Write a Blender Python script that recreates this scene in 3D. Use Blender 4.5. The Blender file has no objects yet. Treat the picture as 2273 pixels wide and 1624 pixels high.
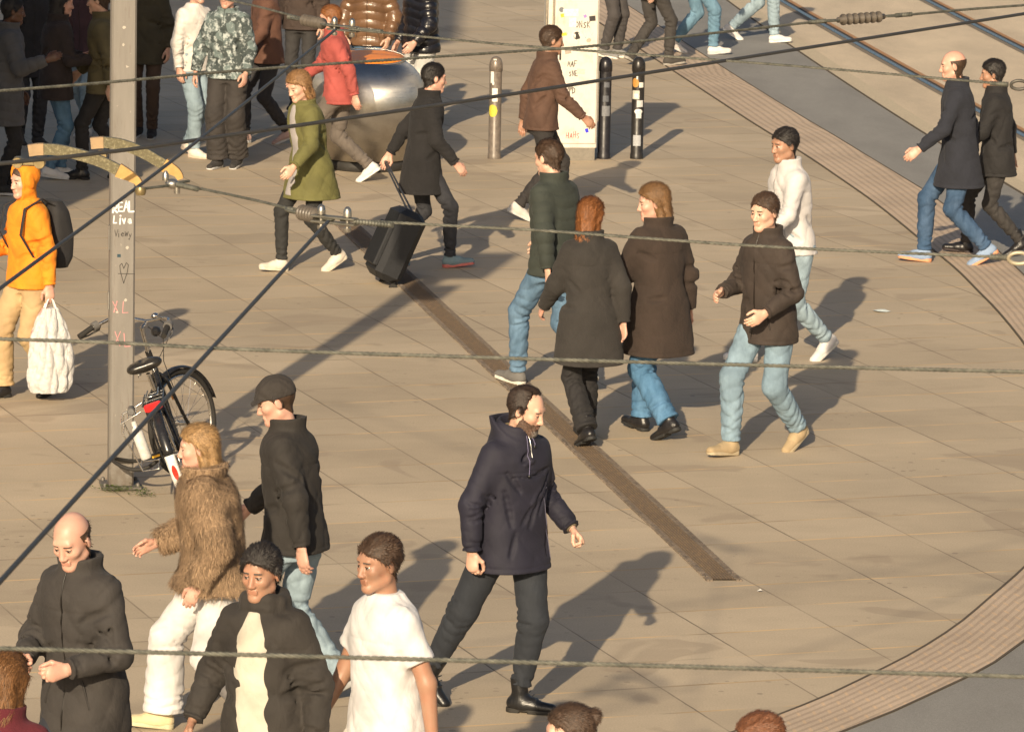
import bpy, math, random
import numpy as np
from mathutils import Matrix, Vector, Euler
R_ = math.radians
# ------------------------------------------------------------------ camera, world, sun
W_, H_ = 2273.0, 1624.0           # the photograph's own pixel grid, used to read positions off it
FPX = 11276.0
CAMH = 6.3
PITCH = math.atan((812 + 1111) / FPX)
ROLL = R_(1.15)
SC = bpy.context.scene
COL = SC.collection
cd = bpy.data.cameras.new('camera'); cam = bpy.data.objects.new('camera', cd); COL.objects.link(cam)
cd.sensor_width = 36.0; cd.lens = 36.0 * FPX / W_; cd.clip_start = 0.5; cd.clip_end = 2000
cd.dof.use_dof = True; cd.dof.focus_distance = 26.3; cd.dof.aperture_fstop = 32
CM = Matrix.Translation((0, 0, CAMH)) @ Matrix.Rotation(math.pi / 2 - PITCH, 4, 'X') @ Matrix.Rotation(ROLL, 4, 'Z')
cam.matrix_world = CM
SC.camera = cam

def ray(px, py):
    v = Vector(((px - W_ / 2) / FPX, -(py - H_ / 2) / FPX, -1.0))
    return (CM.to_3x3() @ v)

def at(px, py, z=0.0):
    d = ray(px, py); t = (z - CAMH) / d.z
    return Vector((d.x * t, d.y * t, z))

def atd(px, py, D):
    d = ray(px, py); t = D / d.y
    return Vector((d.x * t, D, CAMH + d.z * t))

SUN_EL, SUN_BEAR = 22.0, 11.5
w = bpy.data.worlds.new('World'); SC.world = w; w.use_nodes = True
nt = w.node_tree
sky = nt.nodes.new('ShaderNodeTexSky'); sky.sky_type = 'NISHITA'; sky.sun_disc = False
sky.sun_elevation = R_(SUN_EL); sky.sun_rotation = R_(180 + SUN_BEAR); sky.air_density = 1.0; sky.dust_density = 4.0
bg = nt.nodes['Background']; bg.inputs['Strength'].default_value = 0.074
nt.links.new(sky.outputs[0], bg.inputs[0])
sl = bpy.data.lights.new('sun', 'SUN'); so = bpy.data.objects.new('sun', sl); COL.objects.link(so)
sl.energy = 4.8; sl.angle = R_(0.6); sl.color = (1.0, 0.82, 0.575)
ce = math.cos(R_(SUN_EL))
so.rotation_euler = Vector((math.sin(R_(SUN_BEAR)) * ce, math.cos(R_(SUN_BEAR)) * ce, -math.sin(R_(SUN_EL)))).to_track_quat('-Z', 'Y').to_euler()
so.location = (-10, -10, 20)
SC.view_settings.view_transform = 'Standard'; SC.view_settings.look = 'None'
SC.view_settings.exposure = 0.36; SC.view_settings.gamma = 1.0

# ------------------------------------------------------------------ tagging
def tag(o, label=None, cat=None, group=None, kind=None):
    if label: o['label'] = label
    if cat: o['category'] = cat
    if group: o['group'] = group
    if kind: o['kind'] = kind
    return o

def empty(name, loc=(0, 0, 0), rz=0.0):
    o = bpy.data.objects.new(name, None); COL.objects.link(o); o.empty_display_size = .2
    o.location = loc; o.rotation_euler = (0, 0, rz); return o

# ------------------------------------------------------------------ materials
MATS = {}
def srgb(r, g, b):
    f = lambda c: (c / 255 / 12.92) if c / 255 <= .04045 else ((c / 255 + .055) / 1.055) ** 2.4
    return (f(r), f(g), f(b))

class NB:
    def __init__(s, name):
        s.m = bpy.data.materials.new(name); s.m.use_nodes = True
        s.t = s.m.node_tree; s.p = s.t.nodes['Principled BSDF']; s.tc = s.n('ShaderNodeTexCoord')
    def n(s, k, **kw):
        x = s.t.nodes.new(k)
        for a, b in kw.items():
            if hasattr(x, a): setattr(x, a, b)
            else: x.inputs[a.replace('_', ' ')].default_value = b
        return x
    def l(s, a, b): s.t.links.new(a, b)
    def mapping(s, scale=(1, 1, 1), rot=(0, 0, 0), loc=(0, 0, 0), src=None):
        m = s.n('ShaderNodeMapping'); m.inputs['Scale'].default_value = scale; m.inputs['Rotation'].default_value = rot
        m.inputs['Location'].default_value = loc
        s.l(src or s.tc.outputs['Object'], m.inputs[0]); return m.outputs[0]
    def noise(s, vec, scale, detail=3, rough=.55, dist=0):
        x = s.n('ShaderNodeTexNoise'); x.inputs['Scale'].default_value = scale; x.inputs['Detail'].default_value = detail
        x.inputs['Roughness'].default_value = rough; x.inputs['Distortion'].default_value = dist
        s.l(vec, x.inputs['Vector']); return x.outputs[0]
    def ramp(s, fac, stops):
        r = s.n('ShaderNodeValToRGB'); e = r.color_ramp.elements
        while len(e) < len(stops): e.new(.5)
        for i, (p, c) in enumerate(stops):
            e[i].position = p; e[i].color = (c[0], c[1], c[2], 1) if hasattr(c, '__len__') else (c, c, c, 1)
        s.l(fac, r.inputs[0]); return r.outputs[0]
    def mix(s, fac, a, b, mode='MIX'):
        x = s.n('ShaderNodeMix'); x.data_type = 'RGBA'; x.blend_type = mode
        for i, v in ((0, fac), (6, a), (7, b)):
            if hasattr(v, 'is_linked') or hasattr(v, 'links'): s.l(v, x.inputs[i])
            elif i == 0: x.inputs[0].default_value = v
            else: x.inputs[i].default_value = (v[0], v[1], v[2], 1)
        return x.outputs[2]
    def math(s, op, a, b=0.0):
        x = s.n('ShaderNodeMath'); x.operation = op
        for i, v in ((0, a), (1, b)):
            if hasattr(v, 'links'): s.l(v, x.inputs[i])
            else: x.inputs[i].default_value = v
        return x.outputs[0]
    def bump(s, h, strength=.5, dist=.01, prev=None):
        b = s.n('ShaderNodeBump'); b.inputs['Strength'].default_value = strength; b.inputs['Distance'].default_value = dist
        s.l(h, b.inputs['Height'])
        if prev is not None: s.l(prev, b.inputs['Normal'])
        return b.outputs[0]
    def fin(s, col=None, rough=None, normal=None, metallic=None, **kw):
        P = s.p.inputs
        if col is not None:
            if hasattr(col, 'links'): s.l(col, P['Base Color'])
            else: P['Base Color'].default_value = (*col[:3], 1)
        if rough is not None:
            if hasattr(rough, 'links'): s.l(rough, P['Roughness'])
            else: P['Roughness'].default_value = rough
        if metallic is not None: P['Metallic'].default_value = metallic
        if normal is not None: s.l(normal, P['Normal'])
        for k, v in kw.items(): P[k.replace('_', ' ')].default_value = v
        return s.m

def cloth(c, kind='cloth'):
    key = ('c', tuple(round(x, 4) for x in c), kind)
    if key in MATS: return MATS[key]
    b = NB('fabric_' + kind)
    o = b.tc.outputs['Object']
    n1 = b.noise(o, 5, 3); n2 = b.noise(b.mapping((1, 1, .6)), 11, 4, .6, .5); n3 = b.noise(o, 380, 1)
    v = b.ramp(n1, [(.25, .72), (.5, .98), (.75, 1.22)])
    col = b.mix(1.0, tuple(c), v, 'MULTIPLY')
    if kind == 'denim':
        col = b.mix(b.ramp(b.noise(b.mapping((1, 1, .5)), 9, 5, .65), [(.42, 0.), (.72, .5)]), col, tuple(min(1, x * 1.8 + .05) for x in c))
    nm = b.bump(n2, {'puffer': .35, 'nylon': .22}.get(kind, .5), .02)
    if kind == 'wool' or kind == 'fur':
        n4 = b.noise(b.mapping((1, 1, .4)), 60 if kind == 'fur' else 130, 3, .7); nm = b.bump(n4, .8, .012 if kind == 'fur' else .004, nm)
        if kind == 'fur':
            col = b.mix(b.ramp(n4, [(.35, 0.), (.65, 1.)]), col, tuple(x * 1.9 for x in c))
    else: nm = b.bump(n3, .15, .002, nm)
    if kind == 'patch':
        vo = b.n('ShaderNodeTexVoronoi'); vo.inputs['Scale'].default_value = 13; b.l(o, vo.inputs['Vector'])
        col = b.mix(b.ramp(vo.outputs['Color'], [(.3, 0.), (.45, 1.)]), tuple(c), tuple(x * .35 for x in c))
        col = b.mix(b.ramp(b.noise(o, 22, 4, .7), [(.5, 0.), (.62, .8)]), col, (.5, .55, .55))
    rg = dict(cloth=.85, denim=.85, wool=.95, fur=.9, nylon=.78, puffer=.28, patch=.85, leather=.35).get(kind, .8)
    MATS[key] = b.fin(col, rg, nm)
    if kind in ('cloth', 'wool', 'nylon'):
        b.p.inputs['Sheen Weight'].default_value = .12; b.p.inputs['Sheen Roughness'].default_value = .5
        b.p.inputs['Sheen Tint'].default_value = (*[min(1, x * 3 + .1) for x in c], 1)
    return MATS[key]

def skinm(tone='light'):
    key = ('skin', tone)
    if key in MATS: return MATS[key]
    c = dict(light=(.60, .39, .29), pink=(.56, .34, .26), tan=(.36, .21, .14), dark=(.10, .048, .028))[tone]
    b = NB('skin'); o = b.tc.outputs['Object']
    col = b.mix(b.ramp(b.noise(o, 16, 3), [(.35, 0.), (.7, .8)]), c, (c[0] * 1.0, c[1] * .82, c[2] * .78))
    nm = b.bump(b.noise(o, 220, 3), .12, .002)
    MATS[key] = b.fin(col, .48, nm)
    b.p.inputs['Subsurface Weight'].default_value = .12; b.p.inputs['Subsurface Scale'].default_value = .01
    b.p.inputs['Subsurface Radius'].default_value = (1, .35, .2)
    return MATS[key]

def hairm(c):
    key = ('hair', tuple(c))
    if key in MATS: return MATS[key]
    b = NB('hair'); s = b.noise(b.mapping((1.6, .55, .3)), 150, 3, .7, .3); s2 = b.noise(b.mapping((1, .6, .3)), 40, 3)
    col = b.mix(b.ramp(s, [(.3, 0.), (.7, 1.)]), tuple(x * .45 for x in c), tuple(x * 1.7 for x in c))
    MATS[key] = b.fin(col, .6, b.bump(s, .5, .003))
    return MATS[key]

def plain(name, c, rough=.5, metallic=0.0, var=.15, scale=30, bump=.0):
    key = ('p', name, tuple(c), rough, metallic)
    if key in MATS: return MATS[key]
    b = NB(name); o = b.tc.outputs['Object']; n = b.noise(o, scale, 4, .6)
    col = b.mix(1.0, tuple(c), b.ramp(n, [(.3, 1 - var), (.7, 1 + var)]), 'MULTIPLY')
    nm = b.bump(n, bump, .003) if bump else None
    MATS[key] = b.fin(col, b.ramp(n, [(.3, max(.05, rough - .08)), (.7, min(1, rough + .1))]), nm, metallic)
    return MATS[key]

# ------------------------------------------------------------------ mesh building
def link_mesh(name, V, F, mat, parent=None, smooth=True, mi=None):
    me = bpy.data.meshes.new(name)
    V = np.asarray(V, np.float32); 
    if isinstance(F, np.ndarray):
        k = F.shape[1]
        me.vertices.add(len(V)); me.vertices.foreach_set('co', V.ravel())
        me.loops.add(F.size); me.loops.foreach_set('vertex_index', F.astype(np.int32).ravel())
        me.polygons.add(len(F)); me.polygons.foreach_set('loop_start', np.arange(0, F.size, k, dtype=np.int32))
        me.update(calc_edges=True)
    else:
        me.from_pydata([tuple(v) for v in V], [], F); me.update()
    for m in (mat if isinstance(mat, (list, tuple)) else [mat]): me.materials.append(m)
    me.polygons.foreach_set('use_smooth', [smooth] * len(me.polygons))
    if mi is not None: me.polygons.foreach_set('material_index', np.asarray(mi, np.int32))
    o = bpy.data.objects.new(name, me); COL.objects.link(o)
    if parent is not None: o.parent = parent
    return o

class MB:
    def __init__(s): s.v = []; s.f = []; s.sm = []; s.mi = []; s.cur = 0
    def _add(s, vs, fs, smooth=False):
        n = len(s.v); s.v += [tuple(v) for v in vs]
        for f in fs: s.f.append([i + n for i in f]); s.sm.append(smooth); s.mi.append(s.cur)
        return s
    def box(s, c, d, M=None, bev=0.0):
        x, y, z = d[0] / 2, d[1] / 2, d[2] / 2
        if bev > 0:
            pts = []
            for sz in (-1, 1):
                for (bx, by) in ((0, 0),):
                    pass
            b = min(bev, x * .49, y * .49, z * .49)
            rings = []
            for zz, ins in ((-z, b), (-z + b, 0), (z - b, 0), (z, b)):
                X, Y = x - ins, y - ins
                rings.append([(X - b, -Y, zz), (X, -Y + b, zz), (X, Y - b, zz), (X - b, Y, zz), (-X + b, Y, zz), (-X, Y - b, zz), (-X, -Y + b, zz), (-X + b, -Y, zz)])
            vs = [p for r in rings for p in r]; fs = []
            for k in range(3):
                for i in range(8): fs.append([k * 8 + i, k * 8 + (i + 1) % 8, (k + 1) * 8 + (i + 1) % 8, (k + 1) * 8 + i])
            fs.append(list(range(7, -1, -1))); fs.append(list(range(24, 32)))
        else:
            vs = [(sx * x, sy * y, sz * z) for sz in (-1, 1) for sy in (-1, 1) for sx in (-1, 1)]
            fs = [[0, 2, 3, 1], [4, 5, 7, 6], [0, 1, 5, 4], [2, 6, 7, 3], [0, 4, 6, 2], [1, 3, 7, 5]]
        M = M or Matrix.Identity(3)
        vs = [M @ Vector(v) + Vector(c) for v in vs]
        return s._add(vs, fs)
    def tube(s, pts, r, n=8, caps=True, closed=False, phase=0, squash=None):
        pts = [Vector(p) for p in pts]; m = len(pts)
        rs = r if hasattr(r, '__len__') else [r] * m
        T = []
        for i in range(m):
            a = pts[(i - 1) % m] if (closed or i > 0) else pts[0]; b = pts[(i + 1) % m] if (closed or i < m - 1) else pts[-1]
            t = (b - a); t = t.normalized() if t.length > 1e-9 else Vector((0, 0, 1)); T.append(t)
        up = Vector((0, 0, 1)) if abs(T[0].z) < .9 else Vector((1, 0, 0))
        u = T[0].cross(up).normalized(); vs = []
        for i in range(m):
            u = (u - T[i] * u.dot(T[i])).normalized(); v = T[i].cross(u)
            for k in range(n):
                a = 2 * math.pi * k / n + phase
                q = u * math.cos(a) * rs[i] + v * math.sin(a) * rs[i] * (squash or 1)
                vs.append(pts[i] + q)
        fs = []
        for i in range(m if closed else m - 1):
            for k in range(n):
                j = (i + 1) % m
                fs.append([i * n + k, i * n + (k + 1) % n, j * n + (k + 1) % n, j * n + k])
        s._add(vs, fs, n > 4)
        if caps and not closed:
            s._add(vs[:n], [list(range(n - 1, -1, -1))]); s._add(vs[-n:], [list(range(n))])
        return s
    def lathe(s, prof, n=24, c=(0, 0, 0), M=None, cap=True, smooth=True):
        vs = []; M = M or Matrix.Identity(3)
        for (r, z) in prof:
            for k in range(n):
                a = 2 * math.pi * k / n; vs.append(M @ Vector((r * math.cos(a), r * math.sin(a), z)) + Vector(c))
        fs = [[i * n + k, i * n + (k + 1) % n, (i + 1) * n + (k + 1) % n, (i + 1) * n + k] for i in range(len(prof) - 1) for k in range(n)]
        s._add(vs, fs, smooth)
        if cap:
            if prof[0][0] > 1e-5: s._add(vs[:n], [list(range(n - 1, -1, -1))])
            if prof[-1][0] > 1e-5: s._add(vs[-n:], [list(range(n))])
        return s
    def ball(s, c, r, n=10):
        rr = r if hasattr(r, '__len__') else (r, r, r)
        prof = [(math.sin(math.pi * i / n), -math.cos(math.pi * i / n)) for i in range(n + 1)]
        return s.lathe([(max(a, 1e-4), b) for a, b in prof], n * 2, c, Matrix.Diagonal(rr), False)
    def poly(s, pts, smooth=False): return s._add(pts, [list(range(len(pts)))], smooth)
    def build(s, name, mat, parent=None):
        o = link_mesh(name, s.v, s.f, mat, parent, False)
        o.data.polygons.foreach_set('use_smooth', s.sm); o.data.polygons.foreach_set('material_index', s.mi)
        return o
# ------------------------------------------------------------------ the ground
SLAB_ROT = R_(19.2)     # joints run 19 degrees left of the view
SLAB_X, SLAB_Y = .74, .58
_rm = Matrix.Rotation(-SLAB_ROT, 3, 'Z')
OFF_X = -(_rm @ at(1446.4, 1329.2)).x; OFF_Y = -(_rm @ at(1203, 1323)).y   # lined up with joints seen in the photograph
def slab_mat():
    b = NB('plaza_slabs'); o = b.tc.outputs['Object']
    mp = b.mapping((1, 1, 1), (0, 0, -SLAB_ROT), (OFF_X, OFF_Y, 0))
    br = b.n('ShaderNodeTexBrick'); br.offset = 0.0; br.squash = 1.0
    b.l(mp, br.inputs['Vector']); I = br.inputs
    I['Scale'].default_value = 1; I['Brick Width'].default_value = SLAB_X; I['Row Height'].default_value = SLAB_Y
    I['Mortar Size'].default_value = .0001; I['Bias'].default_value = 0; I['Color1'].default_value = (0, 0, 0, 1); I['Color2'].default_value = (1, 1, 1, 1)
    sx = b.n('ShaderNodeSeparateXYZ'); b.l(mp, sx.inputs[0])
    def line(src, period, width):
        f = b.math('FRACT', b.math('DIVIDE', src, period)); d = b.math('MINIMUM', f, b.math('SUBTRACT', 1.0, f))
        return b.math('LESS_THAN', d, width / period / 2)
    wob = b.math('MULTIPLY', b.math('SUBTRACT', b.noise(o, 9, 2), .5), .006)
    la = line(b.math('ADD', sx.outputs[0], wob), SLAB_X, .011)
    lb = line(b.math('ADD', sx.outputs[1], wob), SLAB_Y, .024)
    base = b.mix(b.ramp(br.outputs[0], [(0, 0.), (1, 1.)]), (.440, .358, .256), (.505, .414, .298))
    big = b.ramp(b.noise(o, .5, 4, .6), [(.3, .84), (.7, 1.10)])
    base = b.mix(1.0, base, big, 'MULTIPLY')
    st = b.noise(b.mapping((.45, 1, 1), (0, 0, -SLAB_ROT)), 3.2, 5, .65, .4)
    base = b.mix(1.0, base, b.ramp(st, [(.3, .94), (.5, 1.), (.72, 1.04)]), 'MULTIPLY')
    gr = b.noise(o, 90, 4, .7)
    base = b.mix(1.0, base, b.ramp(gr, [(.3, .84), (.7, 1.12)]), 'MULTIPLY')
    # gum spots and dirt
    vo = b.n('ShaderNodeTexVoronoi'); vo.inputs['Scale'].default_value = 1.5; b.l(o, vo.inputs['Vector'])
    spot = b.math('MULTIPLY', b.math('LESS_THAN', vo.outputs['Distance'], .030), .55)
    base = b.mix(spot, base, (.19, .155, .125))
    vo2 = b.n('ShaderNodeTexVoronoi'); vo2.inputs['Scale'].default_value = 2.7; b.l(b.mapping((1, 1, 1), (0, 0, .7), (3.3, 1, 0)), vo2.inputs['Vector'])
    spot2 = b.math('MULTIPLY', b.math('LESS_THAN', vo2.outputs['Distance'], .022), .45)
    base = b.mix(spot2, base, (.16, .135, .115))
    vo3 = b.n('ShaderNodeTexVoronoi'); vo3.inputs['Scale'].default_value = 9; b.l(o, vo3.inputs['Vector'])
    spot3 = b.math('MULTIPLY', b.math('LESS_THAN', vo3.outputs['Distance'], .16), b.ramp(b.noise(o, .8, 2), [(.56, 0.), (.66, .6)]))
    base = b.mix(spot3, base, (.20, .16, .12))
    patch = b.ramp(b.noise(b.mapping((1, 1, 1), (0, 0, 0), (7, 3, 0)), 1.1, 3, .5, .8), [(.60, 0.), (.64, .42)])
    base = b.mix(patch, base, (.30, .235, .17))
    vis = b.ramp(b.noise(o, .9, 2), [(.35, .25), (.6, 1.)])
    base = b.mix(b.math('MULTIPLY', lb, b.math('MULTIPLY', b.ramp(b.noise(o, 1.7, 3), [(.42, 0.), (.56, 1.)]), .8)), base, (.66, .46, .24))  # sandy joints in light orange, sunlit slab edges painted into the colour
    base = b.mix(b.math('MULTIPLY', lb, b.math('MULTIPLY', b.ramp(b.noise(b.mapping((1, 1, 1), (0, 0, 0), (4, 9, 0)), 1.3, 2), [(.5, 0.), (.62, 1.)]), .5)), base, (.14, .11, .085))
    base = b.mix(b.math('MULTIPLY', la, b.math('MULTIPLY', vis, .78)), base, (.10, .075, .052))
    h = b.math('SUBTRACT', b.math('MULTIPLY', gr, .35), b.math('MAXIMUM', la, lb))
    nm = b.bump(h, .5, .004)
    return b.fin(base, .8, nm)

def sheet(name, outline, z, mat, kind='structure', thick=0):
    mb = MB(); mb.poly([(p[0], p[1], z) for p in outline]); o = mb.build(name, mat); tag(o, kind=kind); return o

def strip_between(name, A, B, z, mat):
    mb = MB()
    for i in range(len(A) - 1):
        mb.poly([(A[i][0], A[i][1], z), (B[i][0], B[i][1], z), (B[i + 1][0], B[i + 1][1], z), (A[i + 1][0], A[i + 1][1], z)])
    o = mb.build(name, mat)
    me = o.data
    if me.polygons[0].normal.z < 0: me.flip_normals()
    return o

def resample(pts, n):
    pts = [Vector((p[0], p[1])) for p in pts]
    # Catmull-Rom through the points
    out = []; L = [0]
    for i in range(1, len(pts)): L.append(L[-1] + (pts[i] - pts[i - 1]).length)
    for k in range(n):
        s = L[-1] * k / (n - 1); i = max(j for j in range(len(L)) if L[j] <= s + 1e-9); i = min(i, len(pts) - 2)
        t = (s - L[i]) / max(1e-9, L[i + 1] - L[i])
        p0 = pts[max(i - 1, 0)]; p1 = pts[i]; p2 = pts[i + 1]; p3 = pts[min(i + 2, len(pts) - 1)]
        out.append(.5 * ((2 * p1) + (p2 - p0) * t + (2 * p0 - 5 * p1 + 4 * p2 - p3) * t * t + (3 * p1 - p0 - 3 * p2 + p3) * t ** 3))
    return out
G = lambda L: [at(x, y) for x, y in L]

g = MB(); g.poly([(-300, -40, 0), (300, -40, 0), (300, 600, 0), (-300, 600, 0)])
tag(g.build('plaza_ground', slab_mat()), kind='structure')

def asphalt_mat(c=(.245, .236, .220), name='asphalt'):
    b = NB(name); o = b.tc.outputs['Object']
    col = b.mix(1.0, c, b.ramp(b.noise(o, 160, 3, .7), [(.3, .72), (.7, 1.3)]), 'MULTIPLY')
    col = b.mix(1.0, col, b.ramp(b.noise(b.mapping((1, .35, 1), (0, 0, .5)), 1.3, 4, .6), [(.3, .85), (.7, 1.15)]), 'MULTIPLY')
    return b.fin(col, .85, b.bump(b.noise(o, 160, 3, .7), .5, .004))
ASPH = asphalt_mat(); TRACK = asphalt_mat((.56, .46, .335), 'track_concrete')

# top right: tactile band, asphalt, pale kerb line, track bed
up_in = [(1100, -100), (1252, 0), (1497, 160), (1670, 273), (1785, 343), (1865, 397), (1931, 443), (1995, 493), (2048, 537), (2122, 598), (2172, 648), (2215, 692), (2272, 762), (2330, 850), (2370, 930), (2395, 1030), (2390, 1110), (2340, 1190), (2271, 1263), (2197, 1328), (2128, 1386), (2054, 1435), (2004, 1463), (1938, 1496), (1838, 1544), (1708, 1596), (1600, 1636), (1400, 1700)]
up_out = [(1220, -100), (1373, 0), (1583, 137), (1703, 213), (1785, 263), (1848, 300), (1925, 347), (2001, 393), (2065, 433), (2138, 490), (2190, 535), (2260, 600), (2350, 690), (2430, 800), (2480, 900), (2510, 1030), (2500, 1180), (2440, 1290), (2350, 1370), (2271, 1425), (2194, 1480), (2104, 1524), (2057, 1546), (1981, 1581), (1885, 1619), (1780, 1662), (1640, 1720), (1480, 1790)]
IN = resample(G(up_in), 140); OUT = resample(G(up_out), 140)

def band_mat():
    b = NB('tactile_paving'); uv = b.n('ShaderNodeUVMap'); sx = b.n('ShaderNodeSeparateXYZ'); b.l(uv.outputs[0], sx.inputs[0])
    o = b.tc.outputs['Object']
    u, v = sx.outputs[0], sx.outputs[1]     # u along, v across in metres
    def tri(src, period):
        f = b.math('FRACT', b.math('DIVIDE', src, period)); return b.math('MINIMUM', f, b.math('SUBTRACT', 1.0, f))
    row = b.math('FLOOR', b.math('DIVIDE', v, .085)); odd = b.math('MULTIPLY', b.math('FRACT', b.math('MULTIPLY', row, .5)), .28)
    rib = b.math('LESS_THAN', tri(v, .085), .20)
    gap = b.math('MULTIPLY', b.math('LESS_THAN', tri(b.math('ADD', u, odd), .28), .055), b.math('SUBTRACT', 1.0, b.math('MULTIPLY', rib, .4)))
    col = b.mix(b.math('MULTIPLY', rib, .6), (.52, .405, .30), (.34, .26, .195))
    col = b.mix(b.math('MULTIPLY', gap, .5), col, (.66, .46, .27))
    col = b.mix(1.0, col, b.ramp(b.noise(o, 1.2, 4, .6), [(.3, .86), (.7, 1.12)]), 'MULTIPLY')
    col = b.mix(1.0, col, b.ramp(b.noise(o, 110, 3, .7), [(.3, .8), (.7, 1.16)]), 'MULTIPLY')
    h = b.math('MAXIMUM', b.math('SUBTRACT', 1.0, rib), 0.0)
    return b.fin(col, .8, b.bump(h, .6, .006))
BAND = band_mat()
def uv_strip(name, A, B, z, mat):
    n = len(A); vs = []; fs = []; U = []; s = 0
    for i in range(n):
        vs += [(A[i][0], A[i][1], z), (B[i][0], B[i][1], z)]
        if i: s += ((A[i] + B[i]) / 2 - (A[i - 1] + B[i - 1]) / 2).length
        wd = (A[i] - B[i]).length; U.append((s, wd))
    uvs = []
    for i in range(n - 1):
        fs.append([2 * i, 2 * i + 2, 2 * i + 3, 2 * i + 1]); uvs += [(U[i][0], 0), (U[i + 1][0], 0), (U[i + 1][0], U[i + 1][1]), (U[i][0], U[i][1])]
    o = link_mesh(name, vs, fs, mat, None, False); l = o.data.uv_layers.new(name='UVMap')
    for k, q in enumerate(uvs): l.data[k].uv = q
    if o.data.polygons[0].normal.z < 0: o.data.flip_normals()
    return o
tag(uv_strip('tactile_paving', IN, OUT, .008, BAND), kind='structure')
edge = MB()
for L_, off in ((IN, -1), (OUT, 1)):
    edge.tube([(p[0], p[1], .004) for p in L_], .010, 4, phase=math.pi / 4)
tag(edge.build('paving_edge', plain('edge_gap', (.09, .07, .05), .9)), kind='structure')

kerb_l = [(1500, -100), (1560, -20), (1690, 62), (1775, 120), (1858, 177), (1921, 213), (1991, 255), (2075, 305), (2170, 362), (2273, 425), (2400, 510), (2600, 640)]
kerb_r = [(1540, -100), (1605, -20), (1725, 62), (1808, 120), (1880, 163), (1945, 203), (2020, 245), (2105, 295), (2200, 352), (2310, 420), (2430, 500), (2640, 640)]
def fitline(P, n, deg=2):
    y = np.array([p[1] for p in P]); x = np.array([p[0] for p in P]); c = np.polyfit(y, x, deg); yy = np.linspace(y.min(), y.max(), n)
    return [Vector((float(np.polyval(c, q)), float(q))) for q in yy]
KL = fitline(G(kerb_l), 60); KR = fitline(G(kerb_r), 60)
if KL[0][1] > KL[-1][1]: pass
asph = [(p[0], p[1]) for p in OUT] + [(12, 14), (16, 30)] + [(p[0], p[1]) for p in KL]
sheet('asphalt_path', asph, .004, ASPH)
tag(strip_between('kerb_line', KL, KR, .010, plain('kerb_stone', (.50, .42, .30), .85, 0, .2, 60)), kind='structure')
edge2 = MB()
edge2.tube([(p[0], p[1], .006) for p in KL], .012, 4, phase=math.pi / 4); tag(edge2.build('kerb_joint', plain('edge_gap', (.09, .07, .05), .9)), kind='structure')
trk = [(p[0], p[1]) for p in KR] + [(0, 200), (60, 200), (60, 20)]
sheet('track_bed', trk, .004, TRACK)
# rails with grooves
rail1 = G([(1620, -60), (1738, 0), (1885, 90), (2078, 197), (2188, 260), (2272, 303), (2400, 372), (2700, 530)])
rail2 = G([(1900, -80), (2052, 0), (2272, 112), (2500, 228), (2900, 425)])
for rp, lab in ((rail1, 'grooved tram rail nearer to the plaza, rust brown with a bluish sheen'), (rail2, 'grooved tram rail farther from the plaza, polished blue grey')):
    P = fitline(rp, 40)
    root = empty('tram_rail', (P[10][0], P[10][1], 0)); tag(root, lab, 'tram rail', 'tram rails')
    def offs(d, z):
        out = []
        for i, p in enumerate(P):
            t = (P[min(i + 1, 39)] - P[max(i - 1, 0)]).normalized(); nrm = Vector((t.y, -t.x)); q = p + nrm * d
            out.append(Vector((q.x, q.y, z)) - root.location)
        return out
    for nm, d0, d1, z, m in (('railhead', -.035, .03, .013, plain('rail_steel' + nm if 0 else 'rail_steel', (.30, .29, .30), .22, 1.0)),
                             ('rail_groove', .031, .075, .009, plain('rail_groove', (.05, .04, .035), .8)),
                             ('rail_flange', .076, .135, .012, plain('rail_rust', (.40, .21, .085), .6)),
                             ('rail_grout', -.10, -.036, .008, plain('rail_grout', (.20, .165, .125), .9))):
        a = offs(d0, z); c = offs(d1, z); mb = MB()
        for i in range(39): mb.poly([a[i], c[i], c[i + 1], a[i + 1]])
        o = mb.build(nm, m, root)
        if o.data.polygons[0].normal.z < 0: o.data.flip_normals()

# narrow ribbed guide strip crossing the plaza
A = at(1606.5, 1288); Bq = at(767, 497)
sd = (Bq - A).normalized(); sn = Vector((sd.y, -sd.x, 0))
gw = .196
def gmat(c): return plain('guide_strip', c, .8, 0, .35, 45)
gs = MB(); rx = at(1645, 1288) - at(1568, 1288)
def gpt(s, d, z):    # end of the strip is cut parallel to the slab joint, not square
    k = d / rx.dot(sn) if abs(rx.dot(sn)) > 1e-6 else 0
    p = A + rx * k + sd * s; return Vector((p.x, p.y, z))
Ls = (Bq - A).length; nrib = 8
half = abs(rx.dot(sn)) / 2
gs.poly([gpt(0, -half, .004), gpt(0, half, .004), gpt(Ls, half, .004), gpt(Ls, -half, .004)])
for i in range(nrib):
    d = -half * .68 + (i + .5) * half * 1.36 / nrib; wq = half * 1.36 / nrib * .20
    gs.cur = 1
    for sgn in (1,):
        p = [(d - wq * 1.5, .0045), (d - wq, .011), (d + wq, .011), (d + wq * 1.5, .0045)]
        for (d0, z0), (d1, z1) in zip(p[:-1], p[1:]):
            gs.poly([gpt(0, d0, z0), gpt(0, d1, z1), gpt(Ls, d1, z1), gpt(Ls, d0, z0)])
b_ = NB('guide_strip'); o_ = b_.tc.outputs['Object']
c_ = b_.mix(b_.ramp(b_.noise(o_, 28, 3, .7), [(.45, 0.), (.62, 1.)]), (.070, .056, .044), (.115, .085, .058))
c_ = b_.mix(b_.ramp(b_.noise(o_, 60, 2), [(.70, 0.), (.76, .8)]), c_, (.5, .45, .38))
GM = b_.fin(c_, .8, b_.bump(b_.noise(o_, 60, 3), .5, .004))
b_ = NB('guide_ridge'); o_ = b_.tc.outputs['Object']
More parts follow.
